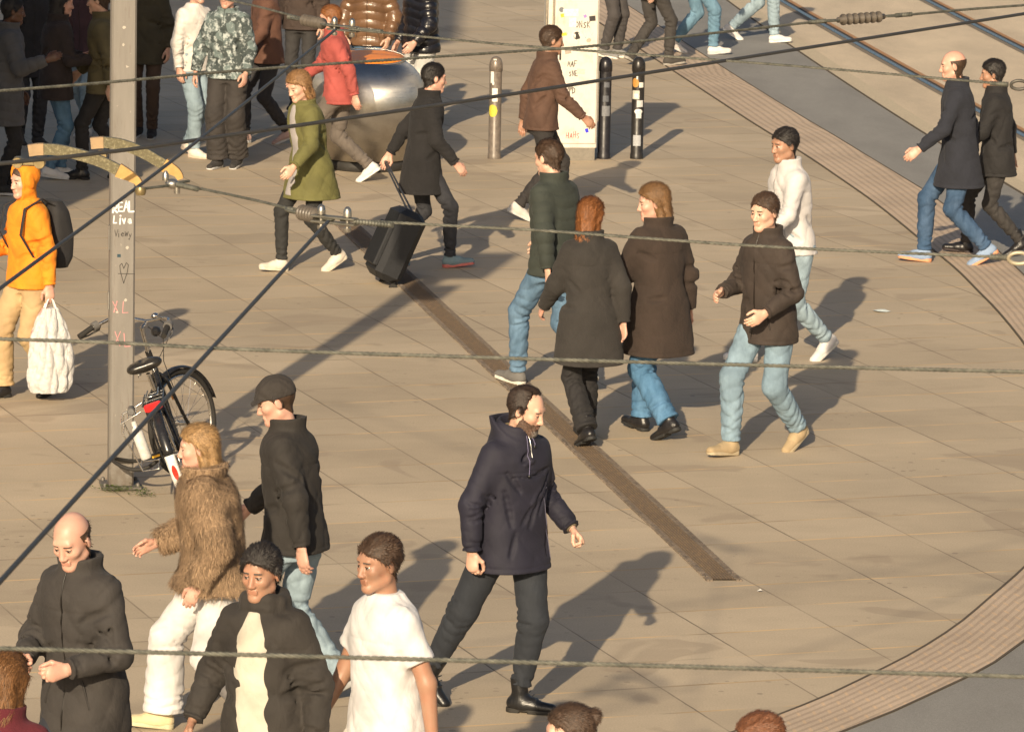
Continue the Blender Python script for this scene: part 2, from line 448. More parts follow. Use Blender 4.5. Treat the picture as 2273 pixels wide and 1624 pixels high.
c_ = b_.mix(b_.ramp(b_.noise(o_, 28, 3, .7), [(.42, 0.), (.66, 1.)]), (.165, .12, .082), (.25, .17, .10))
GR_ = b_.fin(c_, .8, b_.bump(b_.noise(o_, 60, 3), .5, .004))
go = gs.build('guide_strip', [GM, GR_])
tag(go, kind='structure')
for pl in go.data.polygons:
    pass
random.seed(5)
cb = MB()
for side in (-1, 1):
    s = 0.0
    while s < Ls:
        for rrow in range(2):
            d = side * (half * .76 + rrow * half * .19); q = random.uniform(-.003, .003)
            M = Matrix.Rotation(math.atan2(sd.y, sd.x) + random.uniform(-.15, .15), 3, 'Z'); p = gpt(s + q, d, .006)
            cb.box(p, (random.uniform(.03, .042), .016, .012), M)
        s += .05
co = cb.build('guide_strip_edging', plain('basalt_cobble', (.165, .13, .10), .75, 0, .4, 25)); tag(co, kind='structure')
# ------------------------------------------------------------------ signed-distance bodies and garments, meshed with surface nets
def vec(p): return np.asarray(p, np.float32)
def rotz(a): c, s = math.cos(a), math.sin(a); return np.array([[c, -s, 0], [s, c, 0], [0, 0, 1]])
def rotx(a): c, s = math.cos(a), math.sin(a); return np.array([[1, 0, 0], [0, c, -s], [0, s, c]])
def roty(a): c, s = math.cos(a), math.sin(a); return np.array([[c, 0, s], [0, 1, 0], [-s, 0, c]])

class Fld:
    def __init__(s, lo, hi, h):
        s.h = h; s.lo = np.array(lo, float); n = np.ceil((np.array(hi, float) - s.lo) / h).astype(int) + 1
        s.ax = [(s.lo[i] + h * np.arange(n[i])).astype(np.float32) for i in range(3)]
        s.F = np.full(n, .5, np.float32)
    def sub(s, lo, hi):
        sl = []
        for i in range(3):
            a = int(max(0, math.floor((lo[i] - s.lo[i]) / s.h))); b = int(min(s.F.shape[i], math.ceil((hi[i] - s.lo[i]) / s.h) + 1))
            if b <= a: return None
            sl.append(slice(a, b))
        return tuple(sl)
    def grid(s, sl):
        return s.ax[0][sl[0]][:, None, None], s.ax[1][sl[1]][None, :, None], s.ax[2][sl[2]][None, None, :]
    def put(s, prim, k=.02, mode='u'):
        lo, hi, fn = prim; m = k + 3 * s.h + .02
        sl = s.sub([v - m for v in lo], [v + m for v in hi])
        if sl is None: return s
        d = fn(*s.grid(sl)).astype(np.float32); A = s.F[sl]
        if mode == 'u':
            if k > 0:
                hh = np.maximum(k - np.abs(A - d), 0) / k; s.F[sl] = np.minimum(A, d) - hh * hh * k * .25
            else: s.F[sl] = np.minimum(A, d)
        elif mode == 's':
            d = -d
            if k > 0:
                hh = np.maximum(k - np.abs(A - d), 0) / k; s.F[sl] = np.maximum(A, d) + hh * hh * k * .25
            else: s.F[sl] = np.maximum(A, d)
        return s

def cone(a, b, ra, rb, flat=None, capa=False, capb=False, fold=None, puff=None):
    a = vec(a); b = vec(b); d = b - a; L = float(np.linalg.norm(d)) + 1e-9; u = d / L; r = max(ra, rb) + (.02 if (fold or puff) else 0)
    lo = np.minimum(a, b) - r; hi = np.maximum(a, b) + r
    ref = np.array([1., 0, 0]) if abs(u[0]) < .8 else np.array([0, 1., 0]); s1 = np.cross(u, ref); s1 /= np.linalg.norm(s1); s2 = np.cross(u, s1)
    def fn(X, Y, Z):
        px, py, pz = X - a[0], Y - a[1], Z - a[2]
        t = (px * u[0] + py * u[1] + pz * u[2]); tc = np.clip(t, None if False else (-1e3 if capa else 0), (1e3 if capb else L))
        qx, qy, qz = px - tc * u[0], py - tc * u[1], pz - tc * u[2]
        q2 = qx * qx + qy * qy + qz * qz
        if flat is not None:
            f, m = flat; q2 = q2 + (m * m - 1) * (qx * f[0] + qy * f[1] + qz * f[2]) ** 2
        q = np.sqrt(q2); tt = np.clip(t / L, 0, 1); rr = ra + (rb - ra) * tt
        if fold is not None or puff is not None:
            c1 = (qx * s1[0] + qy * s1[1] + qz * s1[2]) / (rr + .01); c2 = (qx * s2[0] + qy * s2[1] + qz * s2[2]) / (rr + .01)
        if fold is not None:
            amp, fr, ph = fold
            m_ = .35 + .65 * np.clip(.5 + .7 * np.sin(9 * t + 1.3 * c1 + ph * 3) + .5 * np.sin(17 * t - 2 * c2 + ph), 0, 1)
            w = np.sin(fr * t + 2.2 * c1 + 1.1 * c2 + ph + 1.2 * np.sin(14 * t + 2 * c2)); w2 = np.sin(fr * .57 * t - 2.7 * c2 + 1.7 * c1 + 2.1 * ph + 1 + np.sin(21 * t - 2 * c1))
            rr = rr + m_ * (amp * (np.abs(w) ** .7 - .6) + amp * .8 * (np.abs(w2) ** .7 - .6))
        if puff is not None: rr = rr + puff[0] * (np.abs(np.sin(math.pi * t / puff[1])) ** .5 - .5)
        o = q - rr
        if capa: o = np.maximum(o, -t)
        if capb: o = np.maximum(o, t - L)
        return o
    return lo, hi, fn

def ell(c, r, R=None):
    c = vec(c); r = vec(r); m = float(max(r)); lo = c - m; hi = c + m
    def fn(X, Y, Z):
        x, y, z = X - c[0], Y - c[1], Z - c[2]
        if R is not None:
            x, y, z = R[0, 0] * x + R[1, 0] * y + R[2, 0] * z, R[0, 1] * x + R[1, 1] * y + R[2, 1] * z, R[0, 2] * x + R[1, 2] * y + R[2, 2] * z
        k0 = np.sqrt((x / r[0]) ** 2 + (y / r[1]) ** 2 + (z / r[2]) ** 2) + 1e-6
        k1 = np.sqrt((x / r[0] ** 2) ** 2 + (y / r[1] ** 2) ** 2 + (z / r[2] ** 2) ** 2) + 1e-6
        return k0 * (k0 - 1) / k1
    return lo, hi, fn

def loft(rows, n=2.2, folds=None, puff=None, slant=0.0, seams=()):
    """rows: (z, cx, cy, a, b); elliptical sections, flat cut at both ends"""
    A = np.array(sorted(rows), float); z = A[:, 0]
    am, bm = A[:, 3].max() + .03, A[:, 4].max() + .03
    lo = [A[:, 1].min() - am, A[:, 2].min() - bm, z[0]]; hi = [A[:, 1].max() + am, A[:, 2].max() + bm, z[-1]]
    def sm(zz, col):
        return np.interp(zz, z, A[:, col]).astype(np.float32)
    def fn(X, Y, Z):
        zz = Z[0, 0, :]
        ker = np.array([.25, .5, .25])
        def g(col):
            e = (sm(zz - .015, col) + sm(zz, col) * 2 + sm(zz + .015, col)) / 4
            return e[None, None, :]
        x = X - g(1); y = Y - g(2); a = g(3); b = g(4)
        if folds or puff is not None: th = np.arctan2(y / b, x / a)
        if folds:
            e = 0
            for amp, mm, fz, ph in folds: e = e + amp * (np.abs(np.sin(mm * th * .5 + fz * Z + ph + .8 * np.sin(3 * th + 7 * Z + ph))) ** .6 - .6)
            a = a + e; b = b + e
        if puff is not None:
            e = puff[0] * (np.abs(np.sin(math.pi * (Z + .015 * np.sin(3 * th)) / puff[1])) ** .5 - .5); a = a + e; b = b + e
        for zs in seams: g_ = .0035 * np.exp(-((Z - zs) / .006) ** 2); a = a - g_; b = b - g_
        k = (np.abs(x / a) ** n + np.abs(y / b) ** n) ** (1 / n) + 1e-6
        r = np.sqrt(x * x + y * y) + 1e-6
        d = r - r / k
        d = np.where(k < .3, -np.minimum(a, b) * .7, d)
        return np.maximum(np.maximum(d, z[0] + slant * Y - Z), Z - z[-1])
    return lo, hi, fn

def creases(f, a, b, r, ts, phi, span, rnd, depth=.0065, tilt=.35):
    """short grooves wrapped round a limb, as cloth makes at an elbow, a knee or an ankle"""
    a = np.array(a, float); b = np.array(b, float); u = (b - a); L = np.linalg.norm(u); u /= L
    ref = np.array(phi, float); ref -= u * ref.dot(u); ref /= np.linalg.norm(ref) + 1e-9; v = np.cross(u, ref)
    for t in ts:
        sp = span * rnd.uniform(.6, 1.1); off = rnd.uniform(-.5, .5); tl = rnd.uniform(-tilt, tilt) * .06; P = []
        for i in range(6):
            q = (i / 5 - .5); an = q * sp + off; dd = ref * math.cos(an) + v * math.sin(an); P.append(surf(f, a + u * (t * L + tl * q * 2 + .004 * math.sin(i * 2)), dd, r * .45, 60) + dd * .002)
        for i in range(5):
            d = depth * .82 * (1 - abs(i - 2) * .25); f.put(cone(P[i], P[i + 1], d, d), .018, 's')
EDG = [((0, 0, 0), (1, 0, 0)), ((0, 1, 0), (1, 1, 0)), ((0, 0, 1), (1, 0, 1)), ((0, 1, 1), (1, 1, 1)),
       ((0, 0, 0), (0, 1, 0)), ((1, 0, 0), (1, 1, 0)), ((0, 0, 1), (0, 1, 1)), ((1, 0, 1), (1, 1, 1)),
       ((0, 0, 0), (0, 0, 1)), ((1, 0, 0), (1, 0, 1)), ((0, 1, 0), (0, 1, 1)), ((1, 1, 0), (1, 1, 1))]
def nets(f):
    F = f.F; F = F.copy()
    F[0] = F[-1] = .5; F[:, 0] = F[:, -1] = .5; F[:, :, 0] = F[:, :, -1] = .5
    I = F < 0; n = np.array(F.shape) - 1
    c = [I[dx:dx + n[0], dy:dy + n[1], dz:dz + n[2]] for dx in (0, 1) for dy in (0, 1) for dz in (0, 1)]
    al = c[0].copy(); an = c[0].copy()
    for q in c[1:]: al &= q; an |= q
    act = an & ~al; ii = np.argwhere(act)
    if len(ii) == 0: return np.zeros((0, 3)), np.zeros((0, 4), int)
    idx = np.full(act.shape, -1, np.int64); idx[tuple(ii.T)] = np.arange(len(ii))
    acc = np.zeros((len(ii), 3)); cnt = np.zeros(len(ii))
    for a, b in EDG:
        a = np.array(a); b = np.array(b); fa = F[tuple((ii + a).T)]; fb = F[tuple((ii + b).T)]
        m = (fa < 0) != (fb < 0); t = np.where(m, fa / np.where(m, fa - fb, 1), 0)
        acc += m[:, None] * (a + (b - a) * t[:, None]); cnt += m
    V = f.lo + (ii + acc / cnt[:, None]) * f.h
    Q = []
    for ax in range(3):
        u, v = (ax + 1) % 3, (ax + 2) % 3
        s0 = [slice(None)] * 3; s1 = [slice(None)] * 3; s0[ax] = slice(0, -1); s1[ax] = slice(1, None)
        A, B = I[tuple(s0)], I[tuple(s1)]; e = np.argwhere(A != B)
        e = e[(e[:, u] > 0) & (e[:, v] > 0) & (e[:, u] < F.shape[u] - 1) & (e[:, v] < F.shape[v] - 1)]
        if not len(e): continue
        du = np.zeros(3, int); du[u] = 1; dv = np.zeros(3, int); dv[v] = 1
        q = np.stack([idx[tuple((e - du - dv).T)], idx[tuple((e - dv).T)], idx[tuple(e.T)], idx[tuple((e - du).T)]], 1)
        fl = A[tuple(e.T)]
        q[~fl] = q[~fl][:, ::-1]; Q.append(q)
    return V, np.concatenate(Q)

def strands(V, Q, n, ln_, comb, rnd, w=.0016, lift=.3, drop=0.0):
    r = np.random.RandomState(int(rnd * 1000) % 99991); q = Q[r.randint(0, len(Q), n)]
    A, B, C, D = V[q[:, 0]], V[q[:, 1]], V[q[:, 2]], V[q[:, 3]]
    u = r.rand(n, 1); v = r.rand(n, 1); p = A * (1 - u) * (1 - v) + B * u * (1 - v) + C * u * v + D * (1 - u) * v
    nn = np.cross(C - A, D - B); nn /= np.linalg.norm(nn, axis=1, keepdims=True) + 1e-9
    c = comb(p, nn) + r.normal(0, .22, (n, 3)); c -= nn * (c * nn).sum(1, keepdims=True); c /= np.linalg.norm(c, axis=1, keepdims=True) + 1e-9
    d = c + nn * (lift + .25 * r.rand(n, 1)); d /= np.linalg.norm(d, axis=1, keepdims=True); L = ln_ * (.5 + .8 * r.rand(n, 1))
    s = np.cross(d, nn); s /= np.linalg.norm(s, axis=1, keepdims=True) + 1e-9; s = s * w
    mid = p + d * L * .55; tip = p + d * L * .75 + c * L * .35 - nn * L * .06
    p = p - nn * .002
    P = np.concatenate([p - s, p + s, mid + s * .8, mid - s * .8, tip + s * .25, tip - s * .25]); i = np.arange(n)
    F = np.concatenate([np.stack([i, i + n, i + 2 * n, i + 3 * n], 1), np.stack([i + 3 * n, i + 2 * n, i + 4 * n, i + 5 * n], 1)])
    return P, F
def hcomb(p, nn):
    c = np.zeros_like(p); top = np.clip((p[:, 2] - .05) / .05, 0, 1); c[:, 1] = -.55 - .6 * top; c[:, 2] = -1 + top * 1.0; c[:, 0] = p[:, 0] * 3 * top; return c
def xf(V, R, t): return V @ np.asarray(R, float).T + np.asarray(t, float)
def join(parts):
    vs = []; fs = []; ms = []; n = 0
    for p in parts:
        V, Fq = p[0], p[1]
        if not len(V): continue
        vs.append(V); fs.append(Fq + n); n += len(V); ms.append(np.zeros(len(Fq), int) if len(p) < 3 else p[2])
    return np.concatenate(vs), np.concatenate(fs), np.concatenate(ms)

def surf(f, c, d, start=.0, n=260, step=.0015):
    """first point outside the field's surface going from c along d"""
    c = np.array(c, float); d = np.array(d, float); d /= np.linalg.norm(d)
    P = c + d * (start + np.arange(n) * step)[:, None]; q = np.round((P - f.lo) / f.h).astype(int)
    ok = ((q >= 0) & (q < np.array(f.F.shape))).all(1); q = np.clip(q, 0, np.array(f.F.shape) - 1)
    ins = (f.F[q[:, 0], q[:, 1], q[:, 2]] < 0) & ok
    if not ins.any(): return P[0]
    k = int(np.argmax(ins)); out = np.nonzero(~ins[k:])[0]      # first run of inside samples only
    return P[(k + out[0] - 1) if len(out) else -1]
# ---- head (head frame: origin between the ears, +y the face, +z up)
def head_field(h, lo=(-.13, -.17, -.22), hi=(.13, .16, .17), necklen=.12, neckoff=(0, -.035, -.17), fine=False, male=True):
    f = Fld(lo, hi, h)
    f.put(ell((0, -.018, .035), (.077, .100, .092)), 0)
    f.put(ell((0, .022, -.02), (.064, .070, .088)), .03)
    jw = .052 if male else .045
    for s in (-1, 1):
        f.put(cone((s * jw, -.002, -.062), (s * .012, .066, -.098), .020, .022), .025)
        f.put(ell((s * .040, .056, -.018), (.024, .026, .022)), .02)
    f.put(ell((0, .070, -.098), (.022, .020, .018)), .02)
    f.put(cone((-.034, .074, .034), (.034, .074, .034), .013, .013), .018)
    for s in (-1, 1):
        f.put(ell((s * .031, .095, .006), (.019, .016, .012)), .014, 's')
        f.put(ell((s * .031, .074, .004), (.0145, .0145, .0125)), .004)
    f.put(cone((0, .085, .012), (0, .1045, -.030), .0085, .0130), .016)
    for s in (-1, 1): f.put(ell((s * .0135, .096, -.034), (.009, .011, .008)), .008)
    f.put(cone((-.018, .087, -.058), (.018, .087, -.058), .0065, .0065), .008)
    f.put(cone((-.016, .086, -.070), (.016, .086, -.070), .0075, .0075), .007)
    for s in (-1, 1):
        f.put(ell((s * .083, -.010, .0), (.011, .021, .033), rotx(-.2) @ rotz(-s * .35)), .008)
        if fine: f.put(ell((s * .089, -.004, .004), (.006, .012, .019)), .005, 's')
    f.put(cone((0, -.022, -.05), neckoff, .052 if male else .045, .060 if male else .050), .03)
    return f

def copyf(f):
    g = Fld.__new__(Fld); g.h = f.h; g.lo = f.lo; g.ax = f.ax; g.F = f.F.copy(); return g

def hair_mesh(hf, style, rnd, vol=1.0):
    f = copyf(hf); sl = (slice(None),) * 3; X, Y, Z = f.grid(sl)
    st = .0022 * np.sin(70 * X + 30 * Y + 3 * np.sin(30 * Z + rnd)) * np.sin(45 * Y - 20 * Z + rnd) + .0010 * np.sin(190 * X + 40 * Z + 2 * np.sin(40 * Y))
    th = {'short': .011, 'receding': .009, 'bald': .004, 'long': .018, 'bun': .011, 'pony': .011, 'bob': .02, 'cap': .016, 'beanie': .019, 'hood': .030, 'curly': .028}[style] * vol
    base = hf.F - th * np.clip(.55 + 5 * (Z + .02), .5, 1.25) - st
    if style in ('short', 'curly'): reg = (Y * 1.05 - Z - .008 + .006 * np.sin(60 * X)) / 1.45
    elif style == 'receding':
        base = base + .0045 * np.clip((Z - .075) / .03, 0, 1) * np.clip((.05 - np.abs(X)) / .03, 0, 1)
        reg = np.maximum((Y * 1.05 - Z - .004) / 1.45, Y - .018 - .70 * np.maximum(.036 - np.abs(X), 0) * np.clip((Z - .05) / .04, 0, 1) + .005 * np.sin(170 * X + 60 * Z) * np.sin(120 * Z))
    elif style == 'bald': reg = np.maximum((Y - .01 - .3 * Z), Z - .05)
    elif style in ('cap', 'beanie'): reg = (Y * .12 - Z + .030) / 1.0
    elif style == 'hood': reg = np.maximum(Y - .055 + .0 * Z, -.20 - Z)
    else: reg = np.minimum((Y * 1.0 - Z - .002 + .02 * (np.abs(X) > .06)) / 1.42, 9)
    reg = reg + 0 * X
    if style in ('short', 'receding', 'bald', 'curly', 'bun', 'pony'):
        ear = 1 - np.sqrt(((np.abs(X) - .088) / .024) ** 2 + ((Y + .006) / .021) ** 2 + ((Z + .002) / .033) ** 2); reg = np.maximum(reg, ear * .03)
    f.F = np.maximum(base, reg).astype(np.float32)
    if style in ('long', 'bob'):
        dl = -.30 if style == 'long' else -.10
        for x, y, r in ((-.062, -.02, .030), (.062, -.02, .030), (0, -.085, .045), (-.038, -.068, .042), (.038, -.068, .042)):
            f.put(cone((x, y, .01), (x * 1.12, y - .015, dl + .05 * abs(x) * 10 * .1), r, r * .72), .02)
        f.F = (f.F + (st * 1.3)).astype(np.float32)
        f.F = np.maximum(f.F, np.where(Z < .05, Y - .035 - .25 * Z, -1)).astype(np.float32)
    if style == 'bun': f.put(ell((0, -.115, .07), (.038, .036, .036)), .01); f.F += (st * 1.0).astype(np.float32)
    if style == 'pony': f.put(cone((0, -.11, .06), (0, -.15, -.15), .030, .016), .012)
    if style == 'cap':
        f.put(cone((-.03, .085, .040), (.03, .085, .040), .052, .052, flat=((0, .25, .97), 8.0)), .004)
    return nets(f)

# ---- hand (wrist at the origin, fingers down -z, thumb on +y, back of the hand +x*side)
def hand_mesh(side, curl=.35, h=.0035, spread=0.0, fore=.05):
    f = Fld((-.11, -.06, -.22), (.11, .10, .09), h); s = side
    f.put(cone((0, 0, fore + .03), (0, 0, -.004), .031, .026, flat=((1, 0, 0), 1.25)), .0)
    f.put(cone((0, -.002, -.018), (0, 0, -.072), .030, .038, flat=((1, 0, 0), 2.3)), .014)
    f.put(ell((-s * .010, .020, -.040), (.015, .017, .030)), .012)
    for i, (y, L, r) in enumerate(((.029, .074, .0088), (.010, .082, .0092), (-.009, .076, .0088), (-.027, .060, .0078))):
        p = np.array([0, y * .96, -.078 - (.004 if i in (1, 2) else 0)]); ang = curl * (.55 + .12 * i) ; fy = y * (.25 + spread)
        for j, q in enumerate((.46, .30, .24)):
            dirv = np.array([-s * math.sin(ang), fy / .1 * .25, -math.cos(ang)]); dirv /= np.linalg.norm(dirv)
            e = p + dirv * L * q; f.put(cone(p, e, r * (1 - .07 * j), r * (1 - .07 * (j + 1))), .004 if j else .008); p = e; ang += curl * (1.05 + .1 * i)
    tc = min(1.0, curl)
    a = np.array([-s * .008, .026, -.030]); b = a + np.array([-s * (.010 + .012 * tc), .026 - .008 * tc, -.026]); c = b + np.array([-s * (.006 + .014 * tc), .008 - .016 * tc, -.026]); d = c + np.array([-s * .005, -.004 * tc, -.019])
    f.put(cone(a, b, .013, .0112), .012); f.put(cone(b, c, .0110, .0100), .005); f.put(cone(c, d, .0100, .0085), .004)
    return nets(f)

# ---- shoe (ankle above the origin, toe +y, sole at z=0)
def shoe_meshes(h, kind='sneaker', L=1.0):
    sh = .115 if kind != 'boot' else .19
    up = Fld((-.09, -.13, -.01), (.09, .26, sh + .05), h)
    up.put(cone((0, -.040, .048), (0, .06, .045), .040, .041), 0)
    up.put(cone((0, .03, .040), (.004, .165 * L, .028), .043, .034, flat=((0, 0, 1), 1.15)), .02)
    up.put(cone((0, .0, .05), (0, -.015, sh), .043, .046 if kind == 'boot' else .044, capb=True), .03)
    if kind == 'sneaker':
        for i in range(4): up.put(cone((-.022, .045 + .024 * i, .088 - .010 * i), (.022, .045 + .024 * i, .088 - .010 * i), .0045, .0045), .003)
    if kind in ('boot', 'leather'):
        for i in range(5): up.put(cone((-.020, .085 - .018 * i, .078 + .016 * i * (1.2 if kind == 'boot' else .5)), (.020, .085 - .018 * i, .078 + .016 * i * (1.2 if kind == 'boot' else .5)), .004, .004), .003)
    sl = (slice(None),) * 3; X, Y, Z = up.grid(sl)
    up.F = np.maximum(up.F, (.016 - Z)).astype(np.float32)
    so_ = Fld((-.08, -.12, -.02), (.08, .25, .06), h * .8); X, Y, Z = so_.grid(sl)
    t = np.clip((Y + .042) / (.155 * L + .042), 0, 1); yy = Y - (-.042 + t * (.155 * L + .042))
    d2 = np.sqrt((X - .004 * t) ** 2 + yy ** 2) - (.041 + .006 * np.sin(t * 3.1) * (t - .2) - .002)
    th = .030 if kind == 'sneaker' else .026
    top_ = th - .006 * t + .006 * np.maximum(t - .8, 0)
    so_.F = np.maximum(np.maximum(d2, Z - top_), -(Z - .012 * np.maximum(t - .75, 0) ** 1.0) + .000).astype(np.float32)
    if kind in ('leather', 'boot'): so_.F = np.maximum(so_.F, -np.maximum(np.maximum(np.abs(Y - .02) - .022, np.abs(X) - .2), Z - .010)).astype(np.float32)
    return nets(up), nets(so_)

def ik(a, b, l1, l2, pole):
    a = np.array(a, float); b = np.array(b, float); d = b - a; L = np.linalg.norm(d)
    if L > (l1 + l2) * .999: b = a + d / L * (l1 + l2) * .999; d = b - a; L = np.linalg.norm(d)
    x = (l1 * l1 - l2 * l2 + L * L) / (2 * L); hgt = math.sqrt(max(0, l1 * l1 - x * x)); u = d / L
    p = np.array(pole, float); p -= u * p.dot(u); p /= np.linalg.norm(p)
    return a + u * x + p * hgt, b

NP = [0]
TIME = {}
def person(label, px, py, heading, H=1.75, walk=.30, lead='L', lean=.04, arms=None, twist=None, width=1.0,
           top=None, legs=None, shoes=None, hair=None, skin='light', head=(0, .12), group='people crossing the plaza',
           detail=1.0, offset=(0, 0), curl=(.4, .4), torso=None, beard=None, lift=0.0, feet=None, male=True, name='person', hipdrop=0.0, footrot=None, extra=None):
    NP[0] += 1; rnd = random.Random(NP[0] * 7 + 3); k = H / 1.75; hd = 1.0 / detail
    g0 = at(px, py); root = empty(name, (g0.x + offset[0], g0.y + offset[1], 0), -R_(heading)); tag(root, label, 'person', group)
    legs = dict(dict(color=(.05, .07, .1), kind='denim', w=1.0), **(legs or {})); top = dict(dict(color=(.02, .02, .02), kind='cloth', hem=.80, thick=1.0), **(top or {}))
    shoes = dict(dict(color=(.02, .02, .02), sole=(.5, .5, .5), kind='sneaker'), **(shoes or {})); hair = dict(dict(style='short', color=(.02, .013, .01)), **(hair or {}))
    out = lambda V: V * k
    # --- skeleton
    sg = 1 if lead == 'R' else -1     # side of the leading foot
    st = walk
    if feet is None:
        F1 = dict(p=(sg * .075, st, 0), pitch=(.10 if st > .2 else 0), yaw=.08)      # leading foot
        F2 = dict(p=(-sg * .075, -st * 1.05, .0), pitch=-(min(.62, st * 1.9)), yaw=.08)
        feet = {sg: F1, -sg: F2}
    hipz = .932 - hipdrop - st * st * .60
    hips = {s: np.array([s * .088 * width, sg * s * .02 * (st / .3), hipz]) for s in (-1, 1)}
    ankles = {}; knees = {}; FR = {}
    for s in (-1, 1):
        q = feet[s]; pos = np.array(q['p'], float); yaw = -s * -q.get('yaw', 0) if False else -s * q.get('yaw', 0); pt = q.get('pitch', 0)
        Rf = rotz(yaw) @ rotx(pt)
        pivot = np.array([0, .14, 0]) if pt < 0 else np.array([0, -.06, 0])
        base = pos + rotz(yaw) @ pivot - Rf @ pivot + (0, 0, q.get('up', 0))
        an = base + Rf @ np.array([0, -.01, .085])
        kn, an2 = ik(hips[s], an, .435, .425, (s * .12, 1, 0.1)); ankles[s] = an2; knees[s] = kn; FR[s] = (Rf, base + (an2 - an))
    dz = hipz - .918
    ln = lambda z: lean * (z - .918)
    bz = dz      # whole upper body drops with the hips
    tw = (R_(8) * -sg * (st / .3)) if twist is None else twist
    sh = {}
    for s in (-1, 1):
        v = rotz(tw) @ np.array([s * .172 * width, 0, 0]); sh[s] = np.array([v[0], v[1] + ln(1.40), 1.40 + bz])
    arms = arms or {}
    sw = 26 * st / .3
    arm = {s: dict(dict(swing=(-sw if s == sg else sw), ab=9, bend=(14 if s == sg else 26), inw=.05), **arms.get('R' if s == 1 else 'L', {})) for s in (-1, 1)}
    el = {}; wr = {}; HF = {}
    for s in (-1, 1):
        a = arm[s]; sw_, ab, be, inw = R_(a['swing']), R_(a['ab']), R_(a['bend']), a['inw']
        du = np.array([s * math.sin(ab), math.sin(sw_) * math.cos(ab), -math.cos(sw_) * math.cos(ab)])
        sw2 = sw_ + be; df = np.array([s * math.sin(ab) * .6 - s * inw, math.sin(sw2), -math.cos(sw2)]); df /= np.linalg.norm(df)
        el[s] = sh[s] + du * .285; wr[s] = el[s] + df * .245
        zl = -df; yl = np.array([-s * .25, math.cos(sw2), math.sin(sw2)]); 
        if 'thumb' in a: yl = np.array(a['thumb'], float)
        yl -= zl * yl.dot(zl); yl /= np.linalg.norm(yl); xl = np.cross(yl, zl)
        HF[s] = np.stack([xl, yl, zl], 1)
    nb = np.array([0, ln(1.47), 1.465 + bz]); yaw, pitch = head
    HR = rotz(-yaw) @ rotx(-pitch) * .955; hc = nb + np.array([0, .012, .062]) + HR @ np.array([0, .022, .105])
    # --- body: one mesh (head, neck, hands and the covered core)
    fine = detail > 1.3; parts = []
    no = np.linalg.inv(HR) @ (nb + np.array([0, -.005, -.03]) - hc)
    hf = head_field(.0042 * min(1, hd * 1.1), fine=fine, neckoff=tuple(no), lo=(-.12, -.165, -.26), hi=(.12, .15, .16), male=male)
    Vh, Qh = nets(hf); Hm = Vh[Qh].mean(1) if len(Qh) else Vh
    mi = np.zeros(len(Qh), int)
    ax_ = np.abs(Hm[:, 0]); fr_ = Hm[:, 1] > .06
    lips = (ax_ < .021) & (Hm[:, 1] > .084) & (Hm[:, 2] > -.0745) & (Hm[:, 2] < -.0545); mi[lips] = 1
    brow = (np.abs(ax_ - .031) < .018) & fr_ & (np.abs(Hm[:, 2] - (.0285 - .12 * np.abs(ax_ - .027))) < .0038); mi[brow] = 2
    ew = (((ax_ - .031) / .0125) ** 2 + ((Hm[:, 2] - .003) / .0050) ** 2 < 1) & fr_; mi[ew] = 3
    ir = (((ax_ - .031) / .0055) ** 2 + ((Hm[:, 2] - .0035) / .0050) ** 2 < 1) & fr_; mi[ir] = 4
    lash = (((ax_ - .031) / .0145) ** 2 < 1) & (np.abs(Hm[:, 2] - .0082) < .0021) & fr_; mi[lash] = 4
    nos = (((ax_ - .0085) / .0045) ** 2 + ((Hm[:, 1] - .101) / .007) ** 2 < 1) & (Hm[:, 2] < -.036) & (Hm[:, 2] > -.05); mi[nos] = 4
    parts.append((xf(Vh, HR, hc), Qh, mi))
    for s in (-1, 1):
        V, Q = hand_mesh(s, curl[0] if s == -1 else curl[1], .0042 * hd if not fine else .003)
        parts.append((xf(V, HF[s], wr[s]), Q))
    bf = Fld((-.42, -.55, .02), (.42, .60, 1.50), .017)
    bf.put(loft([(.86 + bz, 0, 0, .12, .085), (.98 + bz, 0, ln(.98), .125, .085), (1.08 + bz, 0, ln(1.08), .105, .075), (1.28 + bz, 0, ln(1.28), .13, .09), (1.40 + bz, 0, ln(1.4), .12, .07), (1.45 + bz, 0, ln(1.45), .06, .05)]), .03)
    bare = top.get('bare', False)
    for s in (-1, 1):
        bf.put(cone(hips[s], knees[s], .050, .034), .02); bf.put(cone(knees[s], ankles[s], .034, .026), .02)
        if not bare: bf.put(cone(sh[s] * [.86, 1, 1], el[s], .024, .022), .02); bf.put(cone(el[s], wr[s], .022, .022), .02)
    cv, cq = nets(bf); parts.append((cv, cq, np.full(len(cq), 5)))
    if bare:
        af = Fld((-.55, -.5, .7), (.55, .6, 1.5), .009)
        for s in (-1, 1): af.put(cone(sh[s] * [.9, 1, 1], el[s], .048, .040), .02); af.put(cone(el[s], wr[s], .041, .027), .02)
        parts.append(nets(af))
    V, Q, M = join(parts)
    link_mesh('body', out(V), Q, [skinm(skin), plain('lips', tuple(x * y for x, y in zip({'light': (.60, .39, .29), 'pink': (.56, .34, .26), 'tan': (.36, .21, .14), 'dark': (.1, .048, .028)}[skin], (.92, .74, .72))), .45, 0, .1), plain('eyebrow', tuple(x * .8 + .05 for x in hair.get('brow', hair['color'])), .8), plain('eye', (.26, .21, .18), .3), plain('iris', (.035, .022, .016), .2), plain('body_core', tuple(x * .7 for x in top['color']), .9)], root, True, M)  # covered core takes the top's colour so crease gaps show no skin
    # --- hair
    hs = hair['style']
    hm = hairm(hair['color'])
